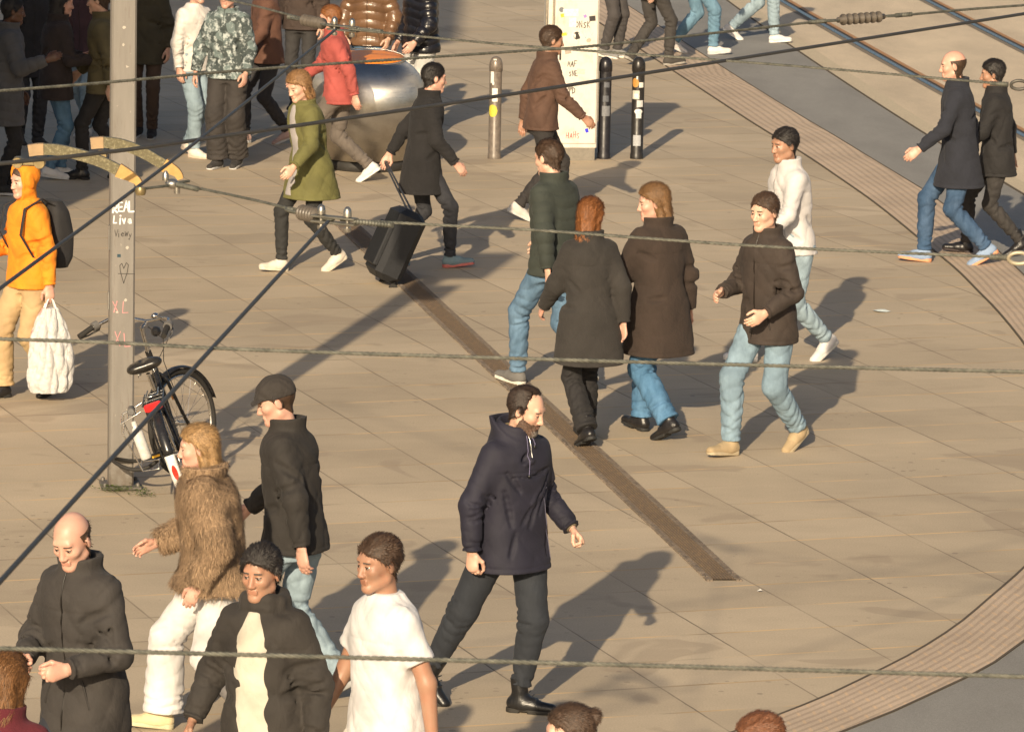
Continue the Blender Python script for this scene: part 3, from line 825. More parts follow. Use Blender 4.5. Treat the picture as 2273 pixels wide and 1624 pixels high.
    if hs in ('long', 'pony', 'bob') :
        hf2 = Fld((-.14, -.22, -.38), (.14, .15, .17), .0062 * hd); o_ = np.round((hf.lo - hf2.lo) / hf2.h)
        hf2 = head_field(.0062 * hd, lo=(-.14, -.22, -.38), hi=(.14, .15, .17), neckoff=tuple(no), male=male)
        hv = hair_mesh(hf2, hs, rnd.random() * 6, hair.get('vol', 1))
    elif hs in ('cap', 'beanie', 'hood'):
        hv = None
        und = hair_mesh(hf, 'short', 1, .9); link_mesh('hair', out(xf(und[0], HR, hc)), und[1], hm, root)
        if hs == 'hood':
            hf2 = head_field(.0065, lo=(-.16, -.22, -.24), hi=(.16, .16, .18), neckoff=tuple(no)); c2 = hair_mesh(hf2, hs, 1)
        else: c2 = hair_mesh(hf, hs, 1)
        link_mesh(hs if hs != 'cap' else 'cap', out(xf(c2[0], HR, hc)), c2[1], cloth(hair.get('hat', (.02, .02, .02)), 'cloth'), root)
    else:
        hf2 = head_field(.0052 * hd, lo=(-.14, -.18, -.12), hi=(.14, .15, .18), neckoff=tuple(no), fine=fine, male=male); hv = hair_mesh(hf2, hs, rnd.random() * 6, hair.get('vol', 1))
    if hv is not None:
        nst = dict(receding=6500, bald=500, long=5200, bob=4400, pony=3600, bun=3600).get(hs, 3200)
        S_ = strands(hv[0], hv[1], int(nst * (1.6 if fine else 1)), .034 if hs in ('long', 'bob') else .020, hcomb, rnd.random(), .0014, .22 if hs in ('long', 'receding', 'bob', 'bald') else .38)
        J = join([hv, S_]); link_mesh('hair', out(xf(J[0], HR, hc)), J[1], hm, root)
    if beard is not None:
        f = copyf(hf); X, Y, Z = f.grid((slice(None),) * 3)
        st_ = .0016 * np.sin(330 * X + 90 * Z) * np.sin(260 * Z + 80 * Y)
        reg = np.maximum(np.maximum(Z + .034 - 1.1 * np.maximum(.030 - Y, 0), .008 - Y + .35 * (Z + .05)), -.127 - Z)
        # keep the mouth and the upper cheek clear
        cheek = Z + .050 - .55 * np.abs(np.abs(X) - .0) ; reg = np.maximum(reg, np.where(Y > .02, Z + .047 + .0 * X - .020 * np.clip((.07 - Y) / .05, 0, 1), -1))
        F_ = np.maximum(hf.F - .0022 - st_ - .003 * np.clip(-(Z + .07) / .03, 0, 1), reg + .004 * np.sin(180 * X + 90 * Y) * np.sin(160 * Z + 60 * Y)); mouth = np.maximum(np.maximum(np.abs(X) - .021, np.abs(Z + .064) - .0095), .07 - Y)
        f.F = np.maximum(F_, -mouth).astype(np.float32); bv = nets(f); S_ = strands(bv[0], bv[1], 4500, .0075, lambda p, n_: np.array([[0, .2, -1.]]) + 0 * p, .4, .0009, .5); J = join([bv, S_]); bv = (J[0], J[1])
        bm = bv[0][bv[1]].mean(1); chin = ((np.abs(bm[:, 0]) < .030 + .006 * np.sin(bm[:, 2] * 900)) & (bm[:, 2] < -.082) & fine).astype(int)
        link_mesh('beard', out(xf(bv[0], HR, hc)), bv[1], [hairm(beard), hairm((.16, .14, .125))], root, True, chin)
    # --- trousers
    lw = legs['w']; h_l = .0080 * hd if not fine else .0062; am = legs.get('fold', .0075)
    lf = Fld((-.34, -.62, .0), (.34, .62, 1.08), h_l)
    wt = legs.get('waist', 1.0)
    lf.put(loft([(.80 + bz, 0, 0, .150, .115), (.92 + bz, 0, 0, .168 * wt * (.5 + .5 * width), .125 * wt), (1.02 + bz, 0, ln(1.02), .150 * wt * (.5 + .5 * width), .110 * wt)], 2.3), .03)
    if legs.get('shorts'): pass
    for s in (-1, 1):
        lf.put(cone(hips[s] + (0, 0, -.02), knees[s], .090 * (.6 + .4 * lw), .064 * lw, fold=(am, 34, rnd.random() * 6)), .035)
        ank = ankles[s] + (knees[s] - ankles[s]) * legs.get('short', .02)
        lf.put(cone(knees[s], ank, .066 * lw, .052 * lw * legs.get('cuff', 1.0), capb=True, fold=(am * 1.3, 46, rnd.random() * 6)), .03)
    for s in (-1, 1):
        creases(lf, hips[s], knees[s], .066 * lw, (.86, .96), (0, -1, 0), 2.4, rnd); creases(lf, knees[s], ankles[s], .060 * lw, (.06, .16, .72, .82, .9), (0, -1, 0), 3.4, rnd); creases(lf, knees[s], ankles[s], .056 * lw, (.78, .87), (0, 1, 0), 2.4, rnd)
        creases(lf, hips[s], knees[s], .088 * lw, (.10, .2), (-s * .6, 1, 0), 1.6, rnd)
    V, Q = nets(lf); tr = link_mesh('trousers', out(V), Q, cloth(legs['color'], legs['kind']), root)
    # --- shoes
    (uV, uQ), (sV, sQ) = shoe_meshes(.0062 * hd if not fine else .0045, shoes['kind'])
    for s in (-1, 1):
        Rf, base = FR[s]
        so1 = link_mesh('shoe' if shoes['kind'] != 'boot' else 'boot', out(xf(uV, Rf, base)), uQ, cloth(shoes['color'], 'leather' if shoes['kind'] != 'sneaker' else 'cloth'), root)
        link_mesh('sole', out(xf(sV, Rf, base)), sQ, plain('shoe_sole', shoes['sole'], .7), so1)
    # --- top
    T = top; th = T['thick']; hem = T['hem'] + bz; h_t = .0080 * hd if not fine else .0058; fa = T.get('fold', .0065 if T['kind'] != 'wool' else .005)
    lo_z = hem - .02
    tf = Fld((-.60, -.50, lo_z), (.60, .62, 1.60), h_t)
    pf = (T['puff'], .085) if 'puff' in T else None
    fl = T.get('flare', 0.0); e = .018 * (th - 1)
    w_ = width
    rows = [(1.50 + bz, 0, ln(1.48), .072, .070), (1.465 + bz, 0, ln(1.46), .098 * w_, .080 + e), (1.43 + bz, 0, ln(1.43), .148 * w_ + e, .100 + e), (1.36 + bz, 0, ln(1.36), .172 * w_ + e, .122 + e),
            (1.24 + bz, 0, ln(1.24), .168 * w_ + e, .128 + e), (1.08 + bz, 0, ln(1.08), (.155 if male else .140) * w_ + e * 1.3, .120 + e), (.95 + bz, 0, ln(.95) * .5, .176 * (.5 + .5 * w_) + e * 1.5 + fl * .3, .130 + e + fl * .3)]
    if hem < .90 + bz: rows.append((hem, 0, 0, .180 * (.5 + .5 * w_) + e * 1.5 + fl, .140 + e + fl + max(0, .9 - hem) * st * .5))
    else: rows = [r for r in rows if r[0] > hem + .02] + [(hem, 0, 0, .172 * w_ + e * 1.3 + fl, .126 + e + fl)]
    fds = None if pf else [(fa, 3, 9, rnd.random() * 6), (fa * .9, 5, -16, rnd.random() * 6), (fa * .6, 8, 25, rnd.random() * 6)]
    if torso: rows = torso(rows, bz, ln)
    tf.put(loft(rows, 2.3, fds, pf, slant=T.get('slant', 0), seams=(hem + .028, 1.30 + bz) if not pf else ()), .03)
    slv = T.get('sleeve', 1.0)
    for s in (-1, 1):
        r0 = (.060 + e) * (.9 + .1 * w_)
        inn = sh[s] * np.array([.80, 1, 1]) + (0, 0, -.008)
        fold = None if pf else (T.get('afold', fa * 1.1), 42, rnd.random() * 6); apf = (T['puff'], .075) if pf else None
        if slv < .8:
            tf.put(cone(inn, sh[s] + (el[s] - sh[s]) * slv * 1.6, r0, r0 * .98, capb=True, fold=fold), .045)
        else:
            tf.put(cone(inn, el[s], r0, r0 * .87, fold=fold, puff=apf), .045)
            we = wr[s] + (wr[s] - el[s]) * T.get('cufflen', -.02)
            tf.put(cone(el[s], we, r0 * .87, (.040 + e * .6) * T.get('cuffw', 1), capb=True, fold=fold, puff=apf), .03)
    if not pf and T['kind'] != 'fur':
        for s in (-1, 1):
            if slv >= .8:
                ub = 1 if arm[s]['bend'] > 45 else .8
                creases(tf, sh[s], el[s], r0 * .90, (.74, .85, .95), (-s * .4, 1, 0), 2.6, rnd, .0075 * ub); creases(tf, el[s], wr[s], r0 * .86, (.08, .18, .30, .82), (-s * .3, 1, .6), 2.6, rnd, .007 * ub)
                creases(tf, el[s], wr[s], r0 * .74, (.9,), (0, 1, 0), 6.0, rnd, .004, 0)
                if not fine:
                  for k9 in range(3):
                    z_ = rnd.uniform(1.0, 1.3); a0 = s * rnd.uniform(.2, 1.1); fb = rnd.choice((1, -1)); dzz = rnd.uniform(-.10, .10); Pn = []
                    for i9 in range(6):
                        an = a0 + s * i9 * .11; zz_ = z_ + dzz * i9 / 5
                        Pn.append(surf(tf, (0, ln(zz_), zz_ + bz), (math.sin(an), fb * math.cos(an), 0), .05))
                    for i9 in range(5): tf.put(cone(Pn[i9], Pn[i9 + 1], .008 * (1 - abs(i9 - 2) * .25), .008 * (1 - abs(i9 - 2) * .25)), .032, 's')
    col_ = T.get('collar', 'crew')
    cz = np.array([0, ln(1.47) - .004, 1.475 + bz])
    if col_ in ('high', 'hooddown', 'shirt'):
        ch = .075 if col_ != 'shirt' else .045
        ch = ch * .8
        tf.put(cone(cz - (0, 0, .04), cz + np.array([0, .006, ch]), .090, .088 + e, capb=True), .02)
        tf.put(cone(cz + np.array([0, .004, .008]), cz + np.array([0, .02, ch + .06]), .060, .088 + e), .006, 's')
        tf.put(cone(cz + np.array([0, .12, -.035]), cz + np.array([0, .12, .11]), .008, .052), .006, 's')
    if col_ == 'hooddown':
        tf.put(ell(cz + np.array([0, -.085, .025]), (.125, .075, .065), rotx(.5)), .03)
        tf.put(ell(cz + np.array([0, -.035, .085]), (.082, .070, .055), rotx(.3)), .012, 's')
    if col_ == 'scarf':
        for dz_, rr_ in ((.0, .036), (.035, .032)):
            for a_ in range(10):
                t0, t1 = a_ * .628, (a_ + 1) * .628
                tf.put(cone(cz + np.array([.085 * math.sin(t0), .085 * math.cos(t0), dz_ + .01 * math.cos(t0 * 2)]), cz + np.array([.085 * math.sin(t1), .085 * math.cos(t1), dz_ + .01 * math.cos(t1 * 2)]), rr_, rr_), .01)
    if extra and 'tf' in extra: extra['tf'](tf, cz, bz, ln)
    V, Q = nets(tf)
    if T['kind'] == 'fur':
        S_ = strands(V, Q, 34000, .036, lambda p, n_: np.stack([.5 * np.sin(31 * p[:, 2] + 17 * p[:, 0]), .5 * np.sin(27 * p[:, 1] + 23 * p[:, 2]), -1 + 0 * p[:, 0]], 1), rnd.random(), .0012, .45); V, Q, _ = join([(V, Q), S_])
    jk = link_mesh(T.get('name', 'jacket'), out(V), Q, cloth(T['color'], T['kind']), root)
    if 'inner' in T:   # an open front that shows what is worn beneath
        rf = [(r[0] if i != len(rows) - 1 else r[0] + .03, r[1], r[2] + .026, r[3] * T.get('open', .42) * (.55 if r[0] > 1.40 + bz else .85 if r[0] > 1.3 + bz else 1), r[4] * .88) for i, r in enumerate(sorted(rows, reverse=True)) if r[0] < 1.47 + bz]
        nf = Fld((-.2, -.1, lo_z), (.2, .35, 1.6), .009); nf.put(loft(rf, 2.6, [(.003, 3, 12, 1)]), .02)
        nv_ = nets(nf); link_mesh('shirt', out(nv_[0]), nv_[1], cloth(T['inner'], 'cloth'), root)
    if T.get('zip', col_ in ('high', 'shirt')) and 'inner' not in T and T['kind'] != 'fur':
        zm = MB(); pts = []
        zt = 1.50
        while zt > T['hem'] + .012: 
            pts.append(surf(tf, (0, ln(zt), zt + bz), (.04, 1, 0), .02) + np.array([0, .0015, 0])); zt -= .035
        zm.tube([p * k for p in pts], .0038, 5); zm.build('zip', plain('dark_zip', tuple(x * .45 for x in T['color']), .35, .3), jk)
        for sd_ in (-1, 1):
            pm = MB(); zc = 1.00 if T['hem'] < .84 else 1.02
            a = surf(tf, (0, ln(zc), zc + bz), (sd_ * .62, 1, 0), .02); b2 = surf(tf, (0, ln(zc), zc - .13 + bz), (sd_ * .95, 1, 0), .02); md = surf(tf, (0, ln(zc), zc - .065 + bz), (sd_ * .78, 1, 0), .02)
            pm.tube([a * k, md * k, b2 * k], .0055, 5); pm.build('pocket', plain('dark_zip', tuple(x * .6 for x in T['color']), .7), jk)
    info = dict(root=root, k=k, sh=sh, el=el, wr=wr, HF=HF, HR=HR, hc=hc, bz=bz, ln=ln, ankles=ankles, knees=knees, hips=hips, out=out, cz=cz, tf=tf)
    if extra and 'post' in extra: extra['post'](info)
    return info
# ------------------------------------------------------------------ the man in focus
def shell(c, axis, r0, r1, h0, h1, th, cutn, cutd, ex=1.0):
    """open cowl round the neck: a cone wall from h0 to h1 along the axis, its rim cut by a slanted plane"""
    c = vec(c); u = vec(axis); u /= np.linalg.norm(u); m = max(r0, r1) + th + .02
    def fn(X, Y, Z):
        x, y, z = X - c[0], Y - c[1], Z - c[2]; t = x * u[0] + y * u[1] + z * u[2]
        qx, qy, qz = x - t * u[0], y - t * u[1], z - t * u[2]; a = np.arctan2(qy, qx)
        r = r0 + (r1 - r0) * np.clip((t - h0) / (h1 - h0), 0, 1) + .004 * np.sin(5 * a + 40 * t)
        d = np.abs(np.sqrt((qx * ex) ** 2 + qy * qy + qz * qz) - r) - th
        d = np.maximum(np.maximum(d, h0 - t), t - h1)
        return np.maximum(d, x * cutn[0] + y * cutn[1] + z * cutn[2] - cutd)
    return c - (m, m, .1), c + (m, m, h1 + .08), fn
def main_tf(tf, cz, bz, ln):
    tf.put(cone(cz + (0, -.02, -.03), cz + (0, -.01, .03), .125, .105), .05)
    tf.put(cone(cz + (0, .0, .012), cz + (0, .01, .12), .066, .092), .02, 's')
    tf.put(shell(cz + (0, -.012, 0), (0, -.16, 1), .112, .106, -.03, .115, .009, (0, .60, .80), .050, .96), .02)
    # folds pulled from the arm pits and across the belly
    ax = np.array([0, 0, 0.])
    def S(z, deg): return surf(tf, (0, ln(z), z + bz), (math.sin(R_(deg)), math.cos(R_(deg)), 0), .03)
    for (z0, a0, z1, a1, r, md) in ((1.27, -58, 1.15, -18, .010, 's'), (1.22, -60, 1.06, -30, .010, 's'), (1.30, -50, 1.27, -8, .008, 's'), (1.30, 55, 1.20, 30, .010, 's'), (1.20, 58, 1.02, 44, .010, 's'),
                                 (1.14, -30, 1.00, 2, .008, 's'), (1.10, -5, 1.02, 22, .008, 's'), (1.245, -45, 1.13, -5, .008, 'u'), (1.33, 5, 1.38, 22, .007, 's'), (1.36, -2, 1.34, 20, .007, 'u'),
                                 (1.40, 8, 1.36, 26, .007, 's'), (.96, -50, .84, -40, .008, 's'), (.98, 35, .86, 44, .008, 's'), (1.05, -62, .84, -58, .007, 's')):
        P = [S(z0 + (z1 - z0) * i / 5, a0 + (a1 - a0) * i / 5) for i in range(6)]
        for i in range(5):
            rr = r * (1 - abs(i - 2) * .22)
            tf.put(cone(P[i], P[i + 1], rr, rr), .022, md)
    P = [S(1.275 + .004 * math.sin(i), -46 + 92 * i / 16) for i in range(17)]      # chest seam
    for i in range(16): tf.put(cone(P[i], P[i + 1], .0042, .0042), .006, 's')
def main_post(I):
    r = I['root']; k = I['k']; bz = I['bz']; ln = I['ln']; cz = I['cz']; tf = I['tf']
    jk = [o for o in r.children if o.name.startswith('jacket')][0]
    def S(z, deg, c=(0, 0)): return surf(tf, (c[0], c[1] + ln(z), z + bz), (math.sin(R_(deg)), math.cos(R_(deg)), 0), .03) + np.array([math.sin(R_(deg)), math.cos(R_(deg)), 0]) * .004
    t = MB(); P = [S(1.485 - .018 * i, 1) for i in range(7)]
    t.tube([p * k for p in P], .0035, 6); t.build('zip', plain('zip', (.45, .45, .45), .3, 1.0), jk)
    for dg, z0, z1 in ((11, 1.49, 1.285), (-12, 1.485, 1.435)):
        c = MB(); P = [S(z0 + (z1 - z0) * i / 8, dg + 1.2 * math.sin(i * .8)) + np.array([0, .004, 0]) for i in range(9)]
        c.tube([p * k for p in P], .0026, 6); cobj = c.build('drawcord', plain('cord', srgb(96, 92, 120), .7), jk)
        e = MB(); e.lathe([(.004, -.014), (.0075, -.012), (.0075, 0), (.004, .003)], 10, tuple(P[-1] * k)); e.build('toggle', plain('toggle', (.01, .01, .01), .3), cobj)
    s = MB(); P = [S(1.20 - .048 * i, -52 + (2 * math.sin(i))) for i in range(9)]
    s.tube([p * k for p in P], .0022, 5); s.build('side_seam', cloth(srgb(88, 86, 104), 'cloth'), jk)
    # shirt collar in the opening and a cuff at the left wrist
    f = Fld((-.12, -.12, 1.38), (.12, .14, 1.62), .005); f.put(cone(cz + (0, 0, -.02), cz + (0, .008, .055), .070, .064, capb=True), 0)
    V, Q = nets(f); link_mesh('pullover', V * k, Q, cloth((.20, .15, .075), 'wool'), r)
    for sd in (-1, 1):
        d = I['wr'][sd] - I['el'][sd]; d = d / np.linalg.norm(d); w_ = I['wr'][sd]
        f = Fld(w_ - .09, w_ + .09, .005); f.put(cone(w_ - d * .05, w_ + d * .002, .034, .031, capb=True), 0)
        V, Q = nets(f); link_mesh('cuff', V * k, Q, cloth((.20, .16, .10), 'wool'), r)
main = person('balding bearded man in a navy hooded pullover jacket striding across the plaza, sharply in focus', 1128, 1578, 137, H=1.74, lean=.03, walk=.3, lead='L', twist=R_(2),
    feet={-1: dict(p=(-.045, .05, 0), yaw=.58, pitch=0), 1: dict(p=(.235, -.48, 0), yaw=-.33, pitch=-.70)}, hipdrop=-.055,
    arms={'R': dict(swing=-8, ab=17, bend=12, inw=.16), 'L': dict(swing=-6, ab=13, bend=56, inw=.05, thumb=(.5, .5, .5))}, curl=(1.1, .75), width=1.14,
    top=dict(color=srgb(29, 28, 43), kind='nylon', hem=.765, thick=1.6, flare=.012, fold=.003, afold=.0032, collar='crew', name='jacket', cuffw=1.1),
    legs=dict(color=srgb(38, 42, 49), kind='cloth', w=1.24, fold=.005, cuff=.86, short=.15), shoes=dict(color=(.012, .012, .013), sole=(.02, .018, .015), kind='boot'),
    hair=dict(style='receding', color=(.028, .017, .012), brow=(.05, .03, .02)), beard=(.085, .048, .032), skin='light', head=(-.36, .34), detail=1.6,
    extra=dict(tf=main_tf, post=main_post))
# ------------------------------------------------------------------ street furniture
def vec3(p): return Vector(p)
def ribbon(mb, pts, w, plane, off=.0012):
    """a painted stroke: pts (u,v) on the plane (origin, U, V, N)"""
    O, U, V, N = plane; P = [O + U * u + V * v + N * off for u, v in pts]
    for i in range(len(P) - 1):
        d = (P[i + 1] - P[i]); 
        if d.length < 1e-6: continue
        d.normalize(); s = N.cross(d) * w / 2; e = d * w * .35
        mb.poly([P[i] - e - s, P[i + 1] + e - s, P[i + 1] + e + s, P[i] - e + s])
LET = {'R': [[(0, 0), (0, 1), (.6, .95), (.62, .6), (0, .5), (.7, 0)]], 'E': [[(.6, 1), (0, 1), (0, 0), (.6, 0)], [(0, .5), (.5, .5)]],
       'A': [[(0, 0), (.3, 1), (.65, 0)], [(.1, .4), (.55, .4)]], 'a': [[(.5, .55), (.1, .55), (.0, .15), (.3, 0), (.5, .2), (.5, .6), (.6, 0)]], 'L': [[(.0, 1), (0, 0), (.6, .05)]],
       'i': [[(.1, .6), (.1, 0)], [(.1, .85), (.13, .9)]], 'v': [[(0, .6), (.2, 0), (.5, .65)]], 'e': [[(0, .3), (.5, .35), (.4, .6), (.1, .55), (0, .2), (.25, 0), (.55, .1)]],
       'V': [[(0, 1), (.3, 0), (.7, 1.05)]], 'w': [[(0, .6), (.12, 0), (.3, .5), (.45, 0), (.6, .6)]], 'y': [[(0, .6), (.25, .1)], [(.5, .6), (.2, -.4), (0, -.3)]],
       'X': [[(0, 1), (.6, -.1)], [(.6, 1), (.05, 0)]], 'D': [[(0, 0), (0, 1), (.5, .8), (.5, .2), (0, 0)]], 'O': [[(.3, 1), (0, .7), (0, .3), (.3, 0), (.6, .3), (.6, .7), (.3, 1)]],
       'S': [[(.55, .85), (.3, 1), (0, .75), (.5, .35), (.3, 0), (0, .1)]], 'H': [[(0, 0), (0, 1)], [(.5, 0), (.5, 1)], [(0, .5), (.5, .5)]], 'N': [[(0, 0), (0, 1), (.5, 0), (.5, 1)]],
       'T': [[(0, 1), (.6, 1)], [(.3, 1), (.3, 0)]], 'F': [[(.6, 1), (0, 1), (0, 0)], [(0, .5), (.45, .5)]], 'K': [[(0, 0), (0, 1)], [(.5, 1), (0, .45), (.55, 0)]], 'M': [[(0, 0), (.05, 1), (.3, .3), (.55, 1), (.6, 0)]],
       'I': [[(.2, 0), (.2, 1)]], '1': [[(.0, .7), (.25, 1), (.25, 0)]]}
WR = random.Random(4)
def write(mb, txt, u, v, h, w, plane, gap=.85):
    for ch in txt:
        jx, jy, sk, js = WR.uniform(-.06, .06), WR.uniform(-.10, .10), WR.uniform(-.12, .18), WR.uniform(.88, 1.15)
        if ch in LET:
            for s in LET[ch]: ribbon(mb, [(u + (x * js + y * sk + jx) * h * .72 + WR.uniform(-.02, .02) * h, v + (y * js + jy) * h + WR.uniform(-.03, .03) * h) for x, y in s], w * WR.uniform(.75, 1.3), plane)
        u += h * gap * (.45 if ch in 'iI ' else .75)

# ---- steel mast with graffiti
MX = at(267, 1080); mast = empty('steel_mast', MX, R_(9)); tag(mast, 'square grey steel mast covered in marker graffiti, bicycle leaning on it', 'mast')
MWd = .158
steel = NB('galvanised_paint'); o_ = steel.tc.outputs['Object']
c_ = steel.mix(1.0, (.205, .190, .172), steel.ramp(steel.noise(steel.mapping((1, 1, .12)), 12, 4, .6), [(.3, .86), (.7, 1.12)]), 'MULTIPLY')
c_ = steel.mix(steel.ramp(steel.noise(o_, 60, 3, .7), [(.66, 0.), (.72, .6)]), c_, (.42, .38, .33))
c_ = steel.mix(steel.ramp(steel.noise(steel.mapping((3, 3, .35)), 9, 5, .75), [(.55, 0.), (.70, .5)]), c_, (.13, .10, .08))
sz_ = steel.n('ShaderNodeSeparateXYZ'); steel.l(o_, sz_.inputs[0])
c_ = steel.mix(steel.math('MULTIPLY', steel.ramp(sz_.outputs[2], [(0, .8), (.35, 0.)]), steel.ramp(steel.noise(o_, 18, 4), [(.35, 0.), (.6, 1.)])), c_, (.11, .085, .06))
STEEL = steel.fin(c_, .52, steel.bump(steel.noise(o_, 140, 2), .15, .002), .25)
m = MB(); m.box((0, 0, 1.93), (MWd, MWd, 3.86), None, .012); m.build('post', STEEL, mast)
m = MB(); m.box((0, 0, .012), (MWd + .10, MWd + .10, .024), None, .006)
for sx in (-1, 1):
    for sy in (-1, 1): m.lathe([(.014, .024), (.014, .04), (.006, .046)], 6, (sx * .105, sy * .105, 0))
m.build('base_plate', plain('base_steel', (.16, .145, .13), .6, .5), mast)
PL = (Vector((-MWd / 2, -MWd / 2, 0)), Vector((1, 0, 0)), Vector((0, 0, 1)), Vector((0, -1, 0)))
zpx = lambda y: (1080 - y) / 346.0 * 1.0      # height on the mast from the photo's rows
gm = MB(); write(gm, 'REAL', .016, zpx(460), .058, .009, PL, .78); write(gm, 'Live', .018, zpx(485), .052, .009, PL, .92)
gm.build('white_marker_tag', plain('white_marker', (.75, .77, .76), .5), mast)
gm = MB(); write(gm, 'Viewy', .026, zpx(515), .042, .0035, PL, .80); gm.build('black_marker_word', plain('black_marker', (.035, .03, .028), .5), mast)
gm = MB()
hx = .085; hz = zpx(615)
ribbon(gm, [(hx, hz - .01), (hx - .022, hz + .07), (hx - .025, hz + .105), (hx - .012, hz + .118), (hx, hz + .085), (hx + .016, hz + .122), (hx + .030, hz + .108), (hx + .022, hz + .06), (hx, hz - .01)], .0045, PL)
ribbon(gm, [(hx - .035, hz + .052), (hx + .068, hz + .050)], .004, PL)
gm.build('black_marker_heart', plain('black_marker', (.035, .03, .028), .5), mast)
gm = MB(); write(gm, 'XL', .022, zpx(682), .075, .0045, PL, 1.0); write(gm, 'XL', .028, zpx(758), .085, .0045, PL, 1.0)
gm.build('pink_marker_tag', plain('pink_marker', (.62, .25, .26), .5), mast)
gm = MB(); gm.box((-.025, -MWd / 2 - .001, zpx(557)), (.022, .002, .02)); gm.build('sticker_scrap', plain('scrap', (.02, .05, .07), .4), mast)
gm = MB()
for k_ in range(9):
    zz = random.uniform(.3, 3.0); xx = random.uniform(-.055, .06); t_ = MB(); n_p = 6
    t_._add([(xx + random.uniform(.004, .014) * math.cos(a), -MWd / 2 - .0014, zz + random.uniform(.004, .014) * math.sin(a)) for a in [i * 1.05 for i in range(6)]], [[0, 1, 2, 3, 4, 5]]); t_.build('sticker_scrap', plain('scrap_pale', (.42, .38, .33), .7), mast)
for z, h in ((zpx(520), .16), (zpx(660), .12)): gm.box((-MWd / 2 - .006, -.02, z), (.010, .03, h), None, .002)
gm.build('hinge', STEEL, mast)
# signs at the top, out of the frame but casting their shadow across the plaza
m = MB(); m.box((.10, -.02, 4.05), (.62, .02, .62), None, .004); m.build('sign_plate', plain('sign_back', (.5, .5, .5), .4, .4), mast)
m = MB(); m.box((.10, .0, 3.42), (.42, .02, .34), None, .004); m.build('sign_plate', plain('sign_back', (.5, .5, .5), .4, .4), mast)
m = MB(); m.tube([(0, 0, 3.86), (0, 0, 4.5)], .03, 10); m.build('sign_pole', STEEL, mast)

random.seed(11)
wm = MB()
for cx, cy, n, sp in ((.02, -.17, 260, .10), (.17, -.30, 110, .05), (-.06, -.15, 80, .05)):
    for i in range(n):
        x = cx + random.gauss(0, sp * .8); y = cy + random.gauss(0, sp * .45); h = random.uniform(.006, .04); a = random.uniform(0, 6.28); l = random.uniform(.010, .022)
        d = Vector((math.cos(a), math.sin(a), random.uniform(-.2, .5))).normalized() * l; s = Vector((-math.sin(a), math.cos(a), 0)) * l * .32; p = Vector((x, y, h))
        wm.poly([p, p + d * .5 + s, p + d, p + d * .5 - s])
wo = wm.build('weeds', plain('weed_leaf', (.085, .12, .025), .7, 0, .4, 40)); wo.location = MX
tag(wo, 'low green weeds sprouting from the joint at the foot of the steel mast', 'weeds', None, 'stuff')

# ---- bollards
def bollard(px, py, lab, col, stick, rz=0.0):
    p = at(px, py); r = empty('bollard', p, rz); tag(r, lab, 'bollard', 'bollards beside the cabinet')
    m = MB(); m.lathe([(.064, 0), (.064, .05), (.060, .055), (.060, .845), (.060, .85)], 28); m.build('post', plain('bollard_paint', col, .42, .1, .3, 20), r)
    m = MB(); m.lathe([(.060, .85), (.066, .853), (.066, .90), (.063, .93), (.054, .96), (.038, .982), (.018, .993), (.0001, .996)], 28, (0, 0, 0), None, False); m.build('cap', plain('bollard_cap', tuple(x * 1.2 for x in col), .3, .2), r)
    for nm, c, z0, z1, a0, a1, rd in stick:
        m = MB(); n = 8; R = .0612
        for i in range(n):
            t0, t1 = a0 + (a1 - a0) * i / n, a0 + (a1 - a0) * (i + 1) / n
            def zz(t):
                if not rd: return z0, z1
                q = (t - a0) / (a1 - a0) * 2 - 1; h = (z1 - z0) / 2 * math.sqrt(max(0, 1 - q * q)); return (z0 + z1) / 2 - h, (z0 + z1) / 2 + h
            (l0, h0), (l1, h1) = zz(t0), zz(t1)
            P = lambda t, z: (R * math.sin(t), -R * math.cos(t), z)
            m.poly([P(t0, l0), P(t1, l1), P(t1, h1), P(t0, h0)])
        m.build(nm, plain('sticker', c, .5, 0, .12, 60), r)
    return r
bollard(1097, 352, 'grey brown bollard with a round yellow sticker, set apart left of the white cabinet', (.15, .125, .105),
        [('sticker', (.7, .68, .62), .74, .86, -.9, -.3, False), ('sticker', (.7, .66, .6), .56, .69, -.55, .35, False), ('round_sticker', (.55, .48, .06), .41, .53, -1.3, .4, True), ('sticker', (.6, .58, .52), .96, .975, -.4, .1, False), ('sticker', (.7, .68, .62), .72, .76, -.6, -.2, True)])
bollard(1340, 352, 'black bollard close against the right side of the white cabinet', (.018, .017, .02),
        [('sticker', (.10, .105, .12), .70, .75, -.2, .7, False), ('sticker', (.09, .095, .11), .56, .62, -.4, .6, False), ('sticker', (.17, .175, .19), .42, .52, -.5, .9, False)])
bollard(1413, 352, 'black bollard plastered with stickers, standing clear to the right of the cabinet', (.022, .02, .019),
        [('sticker', (.62, .62, .6), .78, .84, -.35, -.1, False), ('round_sticker', (.45, .22, .05), .70, .79, -1.2, .1, True), ('sticker', (.65, .63, .58), .70, .75, .1, .9, False), ('sticker', (.5, .48, .42), .585, .67, -1.1, .2, False), ('inner_sticker', (.7, .68, .62), .60, .64, -.7, 0, False),
         ('sticker', (.5, .5, .5), .51, .575, -.2, .9, False), ('sticker', (.55, .56, .56), .40, .475, -.3, .6, False), ('sticker', (.35, .36, .38), .13, .235, -.7, .6, False), ('sticker', (.75, .75, .72), .44, .49, -.6, .8, True)])

